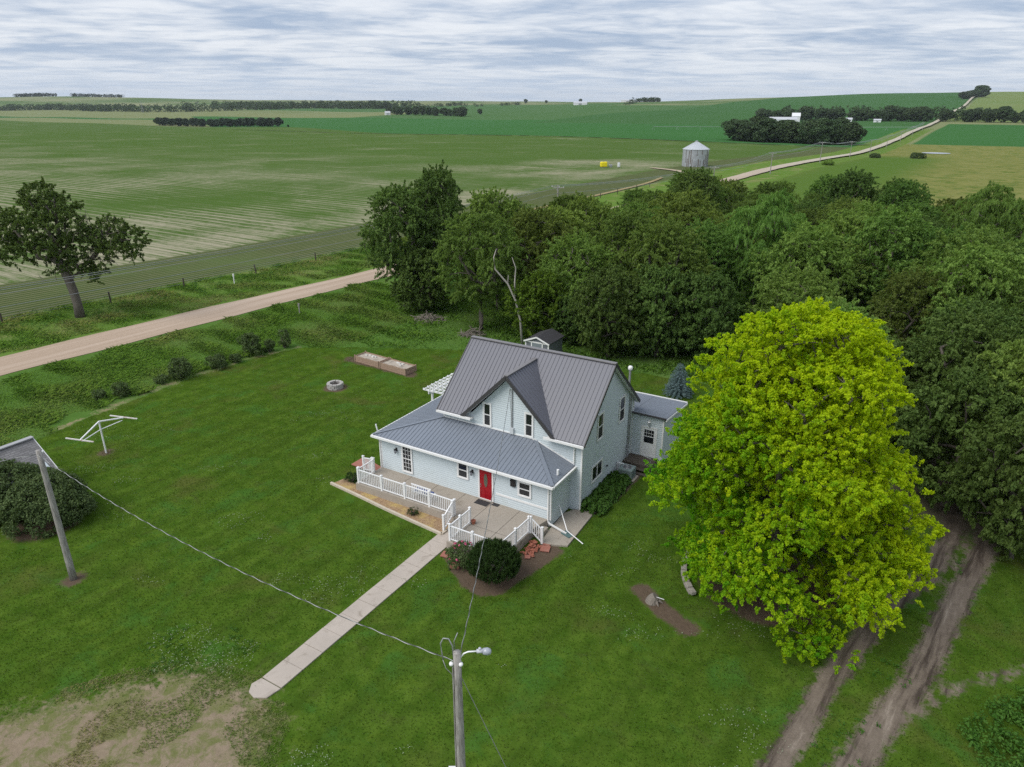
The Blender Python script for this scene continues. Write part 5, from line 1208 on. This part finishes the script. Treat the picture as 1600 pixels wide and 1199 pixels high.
# --- shrubs
def shrub(name, loc, r, h, leaf, label, n=9, dens=6., srad=.22, per=26, Ln=.12, Wd=.07, seed=0, cat='shrub', group=None, rl=None, up=.5, low=.25):
    g_ = np.random.default_rng(seed + 100); rl = rl or r * .48
    lb = [(0, 0, h * .5, r * .75, r * .75, h * .45)]
    for k in range(n): th = k * 2.39996; rr = r * (1 - rl / r * .8) * math.sqrt((k + .6) / n); zz = (low + (1 - low) * g_.random() * (1 - .35 * rr / r)); lb.append((rr * math.cos(th), rr * math.sin(th), max(rl * .5, h * zz - rl * .8), rl * (.8 + .4 * g_.random()), rl, rl * .8))
    t = empty(name, loc, 0, label, cat, group); C, Nn, LI = sprigs(lb, dens, rg=g_)
    k_ = C[:, 2] > .02; C, Nn = C[k_], Nn[k_]
    link('foliage', leaves('foliage', C, Nn, srad, per, Ln, Wd, rg=g_, up=up), M[leaf], t)
    m = MB()
    for k in range(7): th = k * .9; m.tube([(.08 * r * math.cos(th), .08 * r * math.sin(th), -.05), (.3 * r * math.cos(th), .3 * r * math.sin(th), h * .45), (.5 * r * math.cos(th), .5 * r * math.sin(th), h * .75)], [.03 + .01 * r, .02, .008], 5, False)
    m.build('stem', M['bark'], t); return t
shrub('round_bush', (-26.1, 34.7, 0), 2.4, 2.9, 'leaf_bush', 'big round dark bush right behind the left utility pole', 16, 5, .3, 34, .15, .08, 1)
shrub('round_bush', (-28.9, 35.6, 0), 2.3, 3.1, 'leaf_bush', 'big round dark bush at the left frame edge in front of the garage', 16, 5, .3, 34, .15, .08, 2)
yx, yy, _ = W(.22, -5.5)
g_ = np.random.default_rng(77); t = empty('mugo_pine', (yx, yy, 0), 0, 'big dark green needle bush in front of the porch bay', 'shrub')
ny = 1150; d_ = unit(g_.normal(size=(ny, 3)) + np.array([0, 0, .45])); d_[:, 2] = np.abs(d_[:, 2]) * np.where(g_.random(ny) < .8, 1, -.3); Cy = d_ * np.array([1.3, 1.3, 1.12]) * (.72 + .30 * g_.random((ny, 1)) ** .6) + np.array([0, 0, .86]); Cy = Cy[Cy[:, 2] > .05]
V, A = [], []                              # upright candles of needles
for c in Cy:
    out = unit(c - np.array([0, 0, .5])); n_ = 46; ax0 = unit(np.array([out[0] * .45, out[1] * .45, 1.0])); tt = g_.random(n_)
    p = c + ax0 * (tt[:, None] - .5) * .34 + g_.normal(size=(n_, 3)) * .018; dr = unit(ax0 * .9 + g_.normal(size=(n_, 3)) * .55); sd_ = unit(np.cross(dr, g_.normal(size=(n_, 3)))) * .011
    V.append(np.stack([p - sd_, p + sd_, p + dr * .085 + sd_ * .3, p + dr * .085 - sd_ * .3], 1).reshape(-1, 3)); A.append(np.repeat(np.stack([tt, np.full(n_, g_.random()), np.zeros(n_)], 1), 4, 0))
V = np.concatenate(V); link('foliage', np_mesh('foliage', V, np.arange(len(V)).reshape(-1, 4), False, dict(lf=np.concatenate(A).astype(np.float32))), M['leaf_yew'], t)
m = MB()
for k in range(9): th = k * .7; m.tube([(0, 0, 0), (.35 * math.cos(th), .35 * math.sin(th), .6), (.7 * math.cos(th), .7 * math.sin(th), 1.1)], [.06, .04, .015], 6, False)
m.build('stem', M['bark'], t)
rx_, ry_, _ = W(2.35, -5.0)
rose = shrub('rose_bush', (rx_, ry_, 0), 1.15, 1.0, 'leaf_bush', 'pink flowering rose bush below the porch bay railing', 9, 9, .16, 26, .09, .055, 3)
g_ = np.random.default_rng(4); C = unit(g_.normal(size=(26, 3)) + np.array([0, 0, 1.2])) * np.array([.98, .98, .8]) + np.array([0, 0, .26]); link('blossom', leaves('blossom', C, unit(C), .05, 14, .07, .06, rg=g_), M['pink'], rose)
x, y, _ = W(7.3, -2.9); shrub('boxwood_ball', (x, y, .05), .36, .55, 'leaf_yew', 'small round boxwood ball in the mulch bed', 6, 18, .09, 26, .05, .03, 5)
x, y, _ = W(13.0, -1.75); shrub('juniper_bush', (x, y, 0), .55, .7, 'leaf_yew', 'dark low bush at the far left end of the mulch bed', 6, 14, .12, 26, .07, .03, 6)
for k, (x, y, r_, h_, lb) in enumerate([(-24.1, 62.4, 1.15, 2.3, 'grey-leaved shrub, tallest in the row along the lawn edge'), (-28.2, 56.4, 1.15, 1.9, 'dark round shrub in the middle of the row along the lawn edge'), (-26.0, 59.0, .95, 1.3, 'low green shrub just right of the dark round lawn edge shrub'), (-25.0, 60.4, .6, .8, 'tiny green shrub beside the grey-leaved lawn edge shrub'), (-21.8, 64.6, .7, 1.9, 'upright slim shrub at the right end of the lawn edge row'), (-22.9, 63.4, .6, 1.3, 'thin twiggy shrub right of the grey-leaved shrub'), (-31.2, 52.4, .75, 1.2, 'small shrub left of the bare lawn edge strip'), (-32.4, 51.4, .6, .9, 'leftmost tiny shrub of the row along the lawn edge'), (-29.3, 55.2, .55, .8, 'tiny shrub just left of the dark round lawn edge shrub')]):
    shrub('lawn_edge_shrub', (x, y, hz(x, y)), r_, h_, 'leaf_bush', lb, 7, 5, .25, 24, .16, .09, 20 + k, group='shrubs along the lawn edge')
for k, (q, n, r_, h_, lb) in enumerate([(205, 74, 2.4, 2.6, 'roadside bush beside the field lane mouth'), (214, 76, 1.6, 1.8, 'smaller roadside bush just past the field lane mouth'), (196, 60, 2.2, 2.5, 'bush at the road verge by the short power pole'), (150, 57, 2.5, 3, 'roadside bush where the road leaves the grove'), (175, 58, 2.3, 2.4, 'roadside bush between grove and short power pole'), (330, 56, 2.6, 2.2, 'low bush on the pasture side of the road verge'), (440, 52, 3.2, 2.4, 'dark green bush beside the road by the pasture'), (455, 33, 4.5, 2.5, 'brownish thicket alone in the pasture')]):
    x, y = wq(q, n); shrub('roadside_bush', (x, y, hz(x, y)), r_, h_, 'leaf_elm' if k < 6 else 'leaf_bush', lb, 8, 1.2, .55, 22, .4, .25, 40 + k)
# hostas along the side wall
hp = None; g_ = np.random.default_rng(8)
for k in range(30):
    if hp is None: hp = empty('hosta', (0, 0, 0), 0, 'leafy green hosta plant in the row along the right side wall', 'plant', 'hostas along the side wall'); C = unit(g_.normal(size=(34, 3)) + np.array([0, 0, .8])) * np.array([.36, .36, .30]) + np.array([0, 0, .12]); link('foliage', leaves('foliage', C, unit(C + np.array([0, 0, .1])), .12, 8, .20, .13, rg=g_, up=.7, droop=.5, jitter=.7), M['leaf_hosta'], hp); o = hp
    else: o = copy_tree(hp)
    a, b = (-.95 if k % 2 else -1.5) - .12 * g_.random(), 2.75 + (k // 2) * .285 + .1 * g_.random(); o.location = W(a, b, 0); o.rotation_euler = (0, 0, g_.random() * 6); s = .95 + .4 * g_.random(); o.scale = (s, s, s * 1.1)
# blue spruce
t = empty('spruce_tree', (13.4, 53.0, 0), 0, 'small blue spruce on the back lawn', 'tree'); g_ = np.random.default_rng(31); C, Nn = [], []
H_ = 2.8
for k in range(16):
    z = .25 + k * (H_ - .35) / 16; R_ = 1.25 * (1 - z / H_) ** .85 + .06; nb_ = max(5, int(15 * (1 - z / H_) + 4))
    for j in range(nb_):
        th = 6.28 * j / nb_ + k * .7 + g_.normal() * .08; rl_ = R_ * (.85 + .25 * g_.random())
        for f in np.linspace(.25, 1, max(2, int(rl_ / .13))): C.append((rl_ * f * math.cos(th), rl_ * f * math.sin(th), z - .12 * f * R_ + .10 * f * f)); Nn.append((math.cos(th) * .3, math.sin(th) * .3, .9))
C, Nn = np.array(C), unit(np.array(Nn)); link('crown', leaves('crown', C, Nn, .11, 26, .10, .022, flat=.6, rg=g_, up=.3, droop=0), M['leaf_spruce'], t)
m = MB(); m.tube([(0, 0, -.05), (0, 0, H_)], [.07, .01], 7); m.build('trunk', M['bark'], t)

# --- grass: blades over the lawn, taller tufts in the rough, weeds and clover
def blades(name, X, Y, Zb, Ln, Wd, leaf, label, hue3=None, lean=.6, rg=rng, seg=2):
    N = len(X); th = rg.random(N) * 6.28; ln = Ln * (.6 + .8 * rg.random(N)); d = np.stack([np.cos(th), np.sin(th), np.zeros(N)], 1); s = np.stack([-np.sin(th), np.cos(th), np.zeros(N)], 1) * (Wd * (.6 + .8 * rg.random(N)) * .5)[:, None]
    b = np.stack([X, Y, Zb], 1); le = (lean * rg.random(N) * ln)[:, None]; up = np.array([0, 0, 1.])
    mid_ = b + d * le * .35 + up * (ln * .6)[:, None]; tip = b + d * le + up * (ln * (1 - .35 * lean * rg.random(N)))[:, None]
    V = np.stack([b - s, b + s, mid_ + s * .8, tip, mid_ - s * .8], 1).reshape(-1, 3); F = np.arange(N * 5).reshape(N, 5)
    A = np.repeat(np.stack([rg.random(N), rg.random(N), hue3 if hue3 is not None else np.zeros(N)], 1), 5, 0)
    o = link(name, np_mesh(name, V, F, False, dict(lf=A.astype(np.float32))), M[leaf]); return tag(o, kind='stuff')
def in_view(x, y, mar=1.05):
    d_ = y * math.cos(R(PITCH)) + CAMH * math.sin(R(PITCH)); u = x / d_ * 1110; v = (-y * math.sin(R(PITCH)) + CAMH * math.cos(R(PITCH))) / d_ * 1110
    return (np.abs(u) < 800 * mar) & (v < 600 * mar)
def noise2(x, y, s, seed=0):
    a = np.random.default_rng(seed).normal(size=(10, 3)); z = 0
    for k in range(10): z = z + np.sin((x * a[k, 0] + y * a[k, 1]) * s + a[k, 2] * 9)
    return z / 10 ** .5
gb = np.random.default_rng(3)
Qr = gb.uniform(-20, 56, 900000); Nr_ = gb.uniform(-20, 53, 900000); Xr, Yr = XY(Qr, Nr_)
ok = in_view(Xr, Yr); Xr, Yr, Qr, Nr_ = Xr[ok], Yr[ok], Qr[ok], Nr_[ok]
hx = -((Xr - HO[0]) * (-HA[0]) + (Yr - HO[1]) * (-HA[1])); hb = (Xr - HO[0]) * HB[0] + (Yr - HO[1]) * HB[1]
bad = (tallness(Qr, Nr_) > .5) | (soft_poly(Xr, Yr, BARE, 2.2) > .25 + .6 * gb.random(len(Xr)) ** .8 + .2 * noise2(Xr, Yr, .8, 21)) | ((hx > -.7) & (hx < 13.9) & (hb > -3.6) & (hb < 10)) | ((hx > -2.9) & (hx < 2) & (hb >= 8.3) & (hb < 14)) | inside(Xr, Yr, HOSTA_BED) | inside(Xr, Yr, [W(.2, -1.6)[:2], W(-1.7, -1.2)[:2], W(-1.55, 2.8)[:2], W(0, 2.6)[:2]]) | ((hx > 3.8) & (hx < 5.1) & (hb < 0) & (hb > -16.8)) | (soft_poly(Xr, Yr, MULCH_R, .3) > .3 + .4 * gb.random(len(Xr)))
trk = np.maximum.reduce([1.15 - pdist(Xr, Yr, TR1) / .72, 1.15 - pdist(Xr, Yr, TR2) / .8, .8 - pdist(Xr, Yr, TR3) / 1.0]); bad |= trk > .25 + .5 * gb.random(len(Xr))
for c, r_ in (((-21.8, 29.2), .6), (W(25.1, 9.4)[:2], 1.5), ((-26.3, 34.2), 2.5), ((-29.6, 36.3), 2.5), ((12.7, 28.9), 4.0), ((28, 36), 7)): bad |= np.hypot(Xr - c[0], Yr - c[1]) < r_
bad |= pdist(Xr, Yr, [(6.3, 28.3), (7.0, 26.9), (7.9, 25.6)]) < .7
bad |= gb.random(len(Xr)) < .35 * (noise2(Xr, Yr, .6, 2) > .5)
k_ = ~bad; Xr, Yr, Qr, Nr_ = Xr[k_], Yr[k_], Qr[k_], Nr_[k_]
sel = gb.random(len(Xr)) < np.clip(1.35 - np.hypot(Xr, Yr) / 75, .3, 1); Xr, Yr = Xr[sel], Yr[sel]
h3 = np.clip((noise2(Xr, Yr, .35, 5) - .5) * .6, 0, 1) * (gb.random(len(Xr)) < .6)
blades('lawn_grass', Xr, Yr, HZ(Xr, Yr) - .01, .07, .020, 'grass', None, h3, .9, gb)
# clover heads in drifts
cx, cy = gb.uniform(-32, 16, 260000), gb.uniform(18, 60, 260000); dn = noise2(cx, cy, .55, 8) + .6 * noise2(cx, cy, 1.7, 9); q_, n_ = QN(cx, cy)
drift = (np.hypot(cx + 13.5, cy - 24.3) < 2.6) | (np.hypot(cx + 8.2, cy - 18.5) < 1.8)
k_ = in_view(cx, cy) & (tallness(q_, n_) < .3) & (soft_poly(cx, cy, BARE, 1.) < .5) & (((dn > 1.35) & (gb.random(len(cx)) < .16)) | (drift & (dn > .2) & (gb.random(len(cx)) < .28))) & ~((np.abs(-((cx - HO[0]) * (-HA[0]) + (cy - HO[1]) * (-HA[1])) - 6) < 8) & (np.abs((cx - HO[0]) * HB[0] + (cy - HO[1]) * HB[1] - 5) < 9.5))
cx, cy = cx[k_], cy[k_]; Cc = np.stack([cx, cy, HZ(cx, cy) + .07], 1)
o = link('clover_flowers', leaves('clover_flowers', Cc, np.tile([0, 0, 1.], (len(Cc), 1)), .02, 2, .034, .032, rg=gb, up=1.5, jitter=.4), M['clover']); tag(o, kind='stuff')
# rough grass: near verge, ditch, grove floor
def rough(name, qa, qb, na, nb2, N, Ln, Wd, cond, leaf='tallgrass', hue=None, lean=1.5):
    Q_, N2 = gb.uniform(qa, qb, N), gb.uniform(na, nb2, N); x, y = XY(Q_, N2); k = in_view(x, y) & cond(Q_, N2, x, y); x, y = x[k], y[k]
    h = np.clip(.25 + .5 * (noise2(x, y, .5, 4)), 0, 1) if hue is None else np.clip(hue(x, y), 0, 1)
    cl = .7 + .45 * np.clip(noise2(x, y, .9, 6), -1, 1.2)
    return blades(name, x, y, HZ(x, y) - .03, Ln * cl, Wd, leaf, None, h * (gb.random(len(x)) < .8), lean, gb)
rough('tall_grass', 5, 66, 49, 65.4, 200000, .40, .042, lambda q, n, x, y: (tallness(q, n) > .5) & (n < 64.8 + .4 * np.sin(q)) & ((n > 53.9 + .35 * np.sin(q * 1.7)) | (q > 44) | (q < 21)), hue=lambda x, y: .10 + .25 * noise2(x, y, .45, 12))
rough('roadside_grass', -5, 135, 70.4, 83.6, 170000, .36, .045, lambda q, n, x, y: n > 71.2 + .4 * np.sin(q * .8), hue=lambda x, y: .30 + .4 * noise2(x, y, .4, 13))
rough('grove_grass', 44, 110, -5, 50, 110000, .42, .06, lambda q, n, x, y: (tallness(q, n) > .5), hue=lambda x, y: 0 * x)
def weedpatch(name, poly, N, rad, per, Ln, Wd, hgt):
    P = np.array(poly); x, y = gb.uniform(P[:, 0].min(), P[:, 0].max(), N), gb.uniform(P[:, 1].min(), P[:, 1].max(), N); k = inside(x, y, poly) & (noise2(x, y, .9, 15) > -.5); x, y = x[k], y[k]
    C = np.stack([x, y, HZ(x, y) + hgt * (.3 + .7 * gb.random(len(x)))], 1); o = link(name, leaves(name, C, np.tile([0, 0, 1.], (len(C), 1)), rad, per, Ln, Wd, rg=gb, up=.8), M['weed']); tag(o, kind='stuff')
tx_, ty_ = gb.uniform(-30, -8, 60000), gb.uniform(16, 24, 60000); k_ = in_view(tx_, ty_) & (soft_poly(tx_, ty_, BARE, 2.) > .35) & (noise2(tx_, ty_, 1.3, 31) > .1); tx_, ty_ = tx_[k_], ty_[k_]
blades('dry_tufts', tx_, ty_, HZ(tx_, ty_) - .01, .09, .016, 'tallgrass', None, np.clip(.55 + .5 * noise2(tx_, ty_, .9, 32), 0, 1), 1.4, gb)
weedpatch('leafy_weeds', [(13.6, 16), (15.2, 18.6), (17.5, 20.6), (20.5, 21.9), (26, 22.6), (30, 20), (24, 14)], 2600, .22, 16, .13, .08, .45)
weedpatch('ditch_weeds', [wq(10, 76), wq(10, 83), wq(95, 83), wq(95, 77)], 2600, .4, 14, .2, .1, .5)
weedpatch('track_weeds', [(9.5, 18), (13.5, 22), (18, 26), (23, 31), (24.5, 30.5), (20, 25.5), (15.5, 21.5), (11, 17)], 500, .14, 12, .09, .05, .15)
weedpatch('clover_patch', [(-17, 22.8), (-15.5, 25.5), (-13.5, 26.5), (-11, 24.5), (-10, 22.6), (-13, 22.9)], 700, .12, 12, .05, .04, .05)

# ------------------------------------------------------------------ far trees, farmstead and other distant things
def far_tree(seed, leaf, h, rx, n, rl, Ln, cone=False):
    r_ = np.random.default_rng(seed); lb = crown_lobes(h, rx, rx, h * .08, n, rl, r_, top=.45 if cone else .8)
    t = empty('tree', (0, 0, 0), 0, 'far tree', 'tree'); C, Nn, LI = sprigs(lb, .55 if not cone else .7, rg=r_)
    link('crown', leaves('crown', C, Nn, 1.0, 12, Ln, Ln * .6, rg=r_, up=.5), M[leaf], t); m = MB(); m.tube([(0, 0, -.3), (0, 0, h * .6)], [.28, .1], 6); m.build('trunk', M['bark'], t); return t
PROTO['far1'] = far_tree(51, 'leaf_far', 13, 5.4, 14, 2.4, .95); PROTO['far2'] = far_tree(52, 'leaf_far', 14.5, 5.2, 15, 2.3, .95); PROTO['cedar'] = far_tree(53, 'leaf_cedar', 10.5, 3.6, 12, 1.8, .8, True)
def row(kinds, ctrl, n, width, smin, smax, label, group, rg=np.random.default_rng(14), name=None):
    P = np.array(ctrl, float); seg = np.hypot(*np.diff(P, axis=0).T); cum = np.r_[0, np.cumsum(seg)]
    for k in range(n):
        t_ = (k + .5 + rg.uniform(-.3, .3)) / n * cum[-1]; x = np.interp(t_, cum, P[:, 0]) + rg.uniform(-1, 1) * width; y = np.interp(t_, cum, P[:, 1]) + rg.uniform(-1, 1) * width
        s = rg.uniform(smin, smax); o = place(kinds[int(rg.random() * len(kinds))], x, y, s * 1.3, None, label, group=group, sz=s)
row(['cedar'], [(-606, 1292), (-520, 1240), (-345, 1118)], 40, 6, 1.0, 1.25, 'dark evergreen of the long windbreak far left beyond the bean field', 'evergreens of the far left windbreak')
row(['far1', 'far2'], [(178, 600), (215, 578), (252, 556)], 22, 5, .95, 1.25, 'dense green tree of the rounded clump beside the far road', 'trees of the rounded clump beside the road')
row(['far1', 'far2'], [(186, 622), (222, 600), (254, 578)], 14, 9, 1.1, 1.3, 'dense green tree at the back of the rounded clump beside the far road', 'trees at the back of the rounded clump')
row(['far1', 'far2'], [(372, 1135), (430, 1100), (520, 1048), (575, 1010)], 26, 10, 1.0, 1.4, 'dark shelter tree around the white farmstead on the hillside', 'shelter trees around the far farmstead')
row(['far1', 'far2'], [(588, 1003), (640, 970), (720, 915), (790, 872)], 22, 9, .95, 1.35, 'dark tree of the row right of the road on the hillside', 'trees in the row right of the far road')
row(['far1', 'far2'], [(-262, 1625), (-200, 1560), (-120, 1490), (-88, 1455)], 15, 8, .95, 1.2, 'dark tree of the small far grove beside a grey house', 'trees of the small far grove in mid distance')
row(['far2'], [(1265, 2090), (1290, 2110), (1310, 2135)], 4, 8, 1.6, 2.6, 'dark tree on the skyline where the road crests the hill', 'trees where the road crests the hill')
row(['far1'], [(1130, 1920), (1200, 2000), (1255, 2075)], 9, 7, .9, 1.5, 'dark roadside tree climbing the hill to the crest', 'trees along the climbing road')
place('far1', -66, 1568, .85, None, 'single round tree right of the small far grove')
for x, y, s, lb in ((60, 3300, 1.4, 'lone dark tree on the far pasture rise'), (150, 3330, 1.0, 'second lone dark tree on the far pasture rise'), (300, 3350, 1.3, 'lone dark tree right on the far pasture rise')): place('far1', x, y, s, None, lb)
place('cedar', -320, 1080, .35, None, 'tiny evergreen right after the end of the far windbreak')
# far woods that read as one mass
def wood(name, ctrl, n, width, h, leaf='leaf_far', seed=0):
    r_ = np.random.default_rng(seed + 200); P = np.array(ctrl, float); cum = np.r_[0, np.cumsum(np.hypot(*np.diff(P, axis=0).T))]; t_ = r_.random(n) * cum[-1]
    x = np.interp(t_, cum, P[:, 0]) + r_.uniform(-1, 1, n) * width; y = np.interp(t_, cum, P[:, 1]) + r_.uniform(-1, 1, n) * width; hh = h * (.6 + .6 * r_.random(n)); C, Nn = [], []
    for k in range(14):
        d = unit(r_.normal(size=(n, 3)) + np.array([0, 0, .3])); C.append(np.stack([x, y, HZ(x, y) + hh * .5], 1) + d * np.stack([hh * .5, hh * .5, hh * .48], 1)); Nn.append(d)
    o = link(name, leaves(name, np.concatenate(C), np.concatenate(Nn), h * .16, 7, h * .16, h * .12, rg=r_), M[leaf]); tag(o, kind='stuff')
wood('far_woodland', [(-1760, 2560), (-1400, 2420), (-1190, 2240), (-1000, 2120), (-800, 2120), (-640, 2190)], 330, 26, 17, seed=1)
wood('far_creek_wood', [(-1000, 2480), (-820, 2480), (-600, 2380), (-430, 2260), (-330, 2330)], 330, 60, 20, seed=2)
wood('far_hedgerow', [(-330, 2330), (-240, 2560), (-180, 2820)], 60, 8, 11, seed=3)
wood('hilltop_shelterbelt', [(-2400, 3700), (-2230, 3690), (-2200, 3690)], 110, 10, 14, 'leaf_cedar', 4)
wood('hilltop_evergreens', [(-2120, 3700), (-1960, 3680), (-1880, 3690)], 110, 10, 13, 'leaf_cedar', 5)
wood('hill_flank_wood', [(400, 2540), (440, 2540), (485, 2520)], 60, 14, 13, seed=6)
wood('hill_flank_hedge', [(300, 2020), (350, 2240), (395, 2440)], 36, 6, 6, seed=7)
wood('distant_tree_line', [(-170, 2500), (-60, 2560), (30, 2700)], 40, 10, 9, seed=8)
wood('farm_shelter_wood', [(410, 1190), (480, 1140), (600, 1050), (655, 1035)], 70, 18, 16, seed=9)
def farm_building(name, x, y, ln, wd_, h_, rh, rz, label, roofm='farm_grey', wallm='farm_white', cat='barn'):
    t = empty(name, (x, y, hz(x, y)), rz, label, cat); m = MB(); m.prism([(-ln / 2, -wd_ / 2, -1), (-ln / 2, wd_ / 2, -1), (-ln / 2, wd_ / 2, h_), (-ln / 2, 0, h_ + rh - .2), (-ln / 2, -wd_ / 2, h_)], (ln, 0, 0)); m.build('wall', M[wallm], t)
    m = MB()
    for s in (-1, 1): m.prism([(-ln / 2 - .3, 0, h_ + rh), (ln / 2 + .3, 0, h_ + rh), (ln / 2 + .3, s * (wd_ / 2 + .4), h_ - .1), (-ln / 2 - .3, s * (wd_ / 2 + .4), h_ - .1)], (0, 0, .15))
    m.build('roof', M[roofm], t); m = MB(); m.box((-ln * .12, -wd_ / 2 - .1, 0), (ln * .12, -wd_ / 2 - .01, h_ * .75)); m.build('door', M['grey_metal'], t); return t
farm_building('farm_building', 380, 1062, 36, 14, 4.5, 3.2, -.35, 'long white farm building left in the far farmstead')
farm_building('farm_building', 463, 1046, 12, 8, 3.2, 2.2, -.4, 'small white building in the middle of the far farmstead')
farm_building('farmhouse', 405, 1082, 11, 9, 7.5, 4.5, -.3, 'tall white gabled house among the far farmstead trees', 'farm_white', cat='house')
farm_building('farm_building', 492, 1020, 9, 6, 2.6, 1.5, -.4, 'low pale shed right in the far farmstead')
farm_building('farmhouse', -262, 1600, 11, 8, 4, 3.5, .3, 'small grey house at the left end of the small far grove', cat='house')
farm_building('farm_building', 215, 2400, 42, 14, 6, 4, -.2, 'pale farm buildings far off below the skyline', cat='barn')
farm_building('farm_building', 400, 2640, 46, 12, 5, 3, -.1, 'long pale shed far off below the hill flank wood', cat='barn')
farm_building('open_shed', 37.5, 47.5, 9, 5, 2.6, 1.0, .5, 'pale grey roof showing through the trees at the right edge', 'farm_grey', 'shed_wall', 'shed')
# irrigation pivot and its towers, far pylons
x0, y0 = 150, 800; t = empty('irrigation_pivot', (x0, y0, hz(x0, y0)), 0, 'long thin irrigation pipe across the dark green corn field', 'irrigation')
pp = [(k * 26.0, 18 * math.sin(k * .35) - k * 3, 0) for k in range(11)]; pz = [(a, b, hz(x0 + a, y0 + b) - hz(x0, y0)) for a, b, c in pp]
m = MB(); m.tube([(a, b, c + 3.4) for a, b, c in pz], .16, 5, False); m.build('pipe', M['grey_metal'], t)
for a, b, c in pz: m = MB(); m.tube([(a - 1.4, b, c), (a, b, c + 3.4), (a + 1.4, b, c)], .1, 5); m.build('tower', M['grey_metal'], t)
for x, y, h_, lb in ((-1750, 2420, 34, 'leftmost faint lattice pylon before the far woods'), (-1010, 2080, 30, 'faint lattice pylon at the right end of the far left woods'), (-905, 2200, 26, 'faint lattice pylon behind the far windbreak')):
    t = empty('pylon', (x, y, hz(x, y)), .4, lb, 'pylon'); m = MB()
    for sx_ in (-1, 1):
        for sy_ in (-1, 1): m.tube([(sx_ * 3, sy_ * 3, 0), (sx_ * .8, sy_ * .8, h_ * .7), (sx_ * .4, sy_ * .4, h_)], .22, 4)
    for k in range(5): z = h_ * .14 * k; f = 3 - 2.2 * k / 5; m.tube([(-f, -f, z), (f, -f, z + h_ * .14)], .14, 4); m.tube([(f, f, z), (-f, f, z + h_ * .14)], .14, 4)
    m.build('lattice_tower', M['grey_metal'], t); m = MB(); m.beam((-7, 0, h_ * .82), (7, 0, h_ * .82), .5, .5); m.build('crossarm', M['grey_metal'], t)

# ------------------------------------------------------------------ air
m, t, b = newmat('thin_haze'); m.node_tree.nodes.remove(b)
v = t.add('ShaderNodeVolumePrincipled'); v.inputs['Color'].default_value = (.82, .88, .95, 1); v.inputs['Density'].default_value = 4.5e-5; v.inputs['Anisotropy'].default_value = .2
t.l.new(v.outputs[0], m.node_tree.nodes['Material Output'].inputs['Volume'])
mb = MB(); mb.box((-6900, -900, -60), (7800, 9500, 120)); o = mb.build('haze', m); tag(o, kind='stuff')
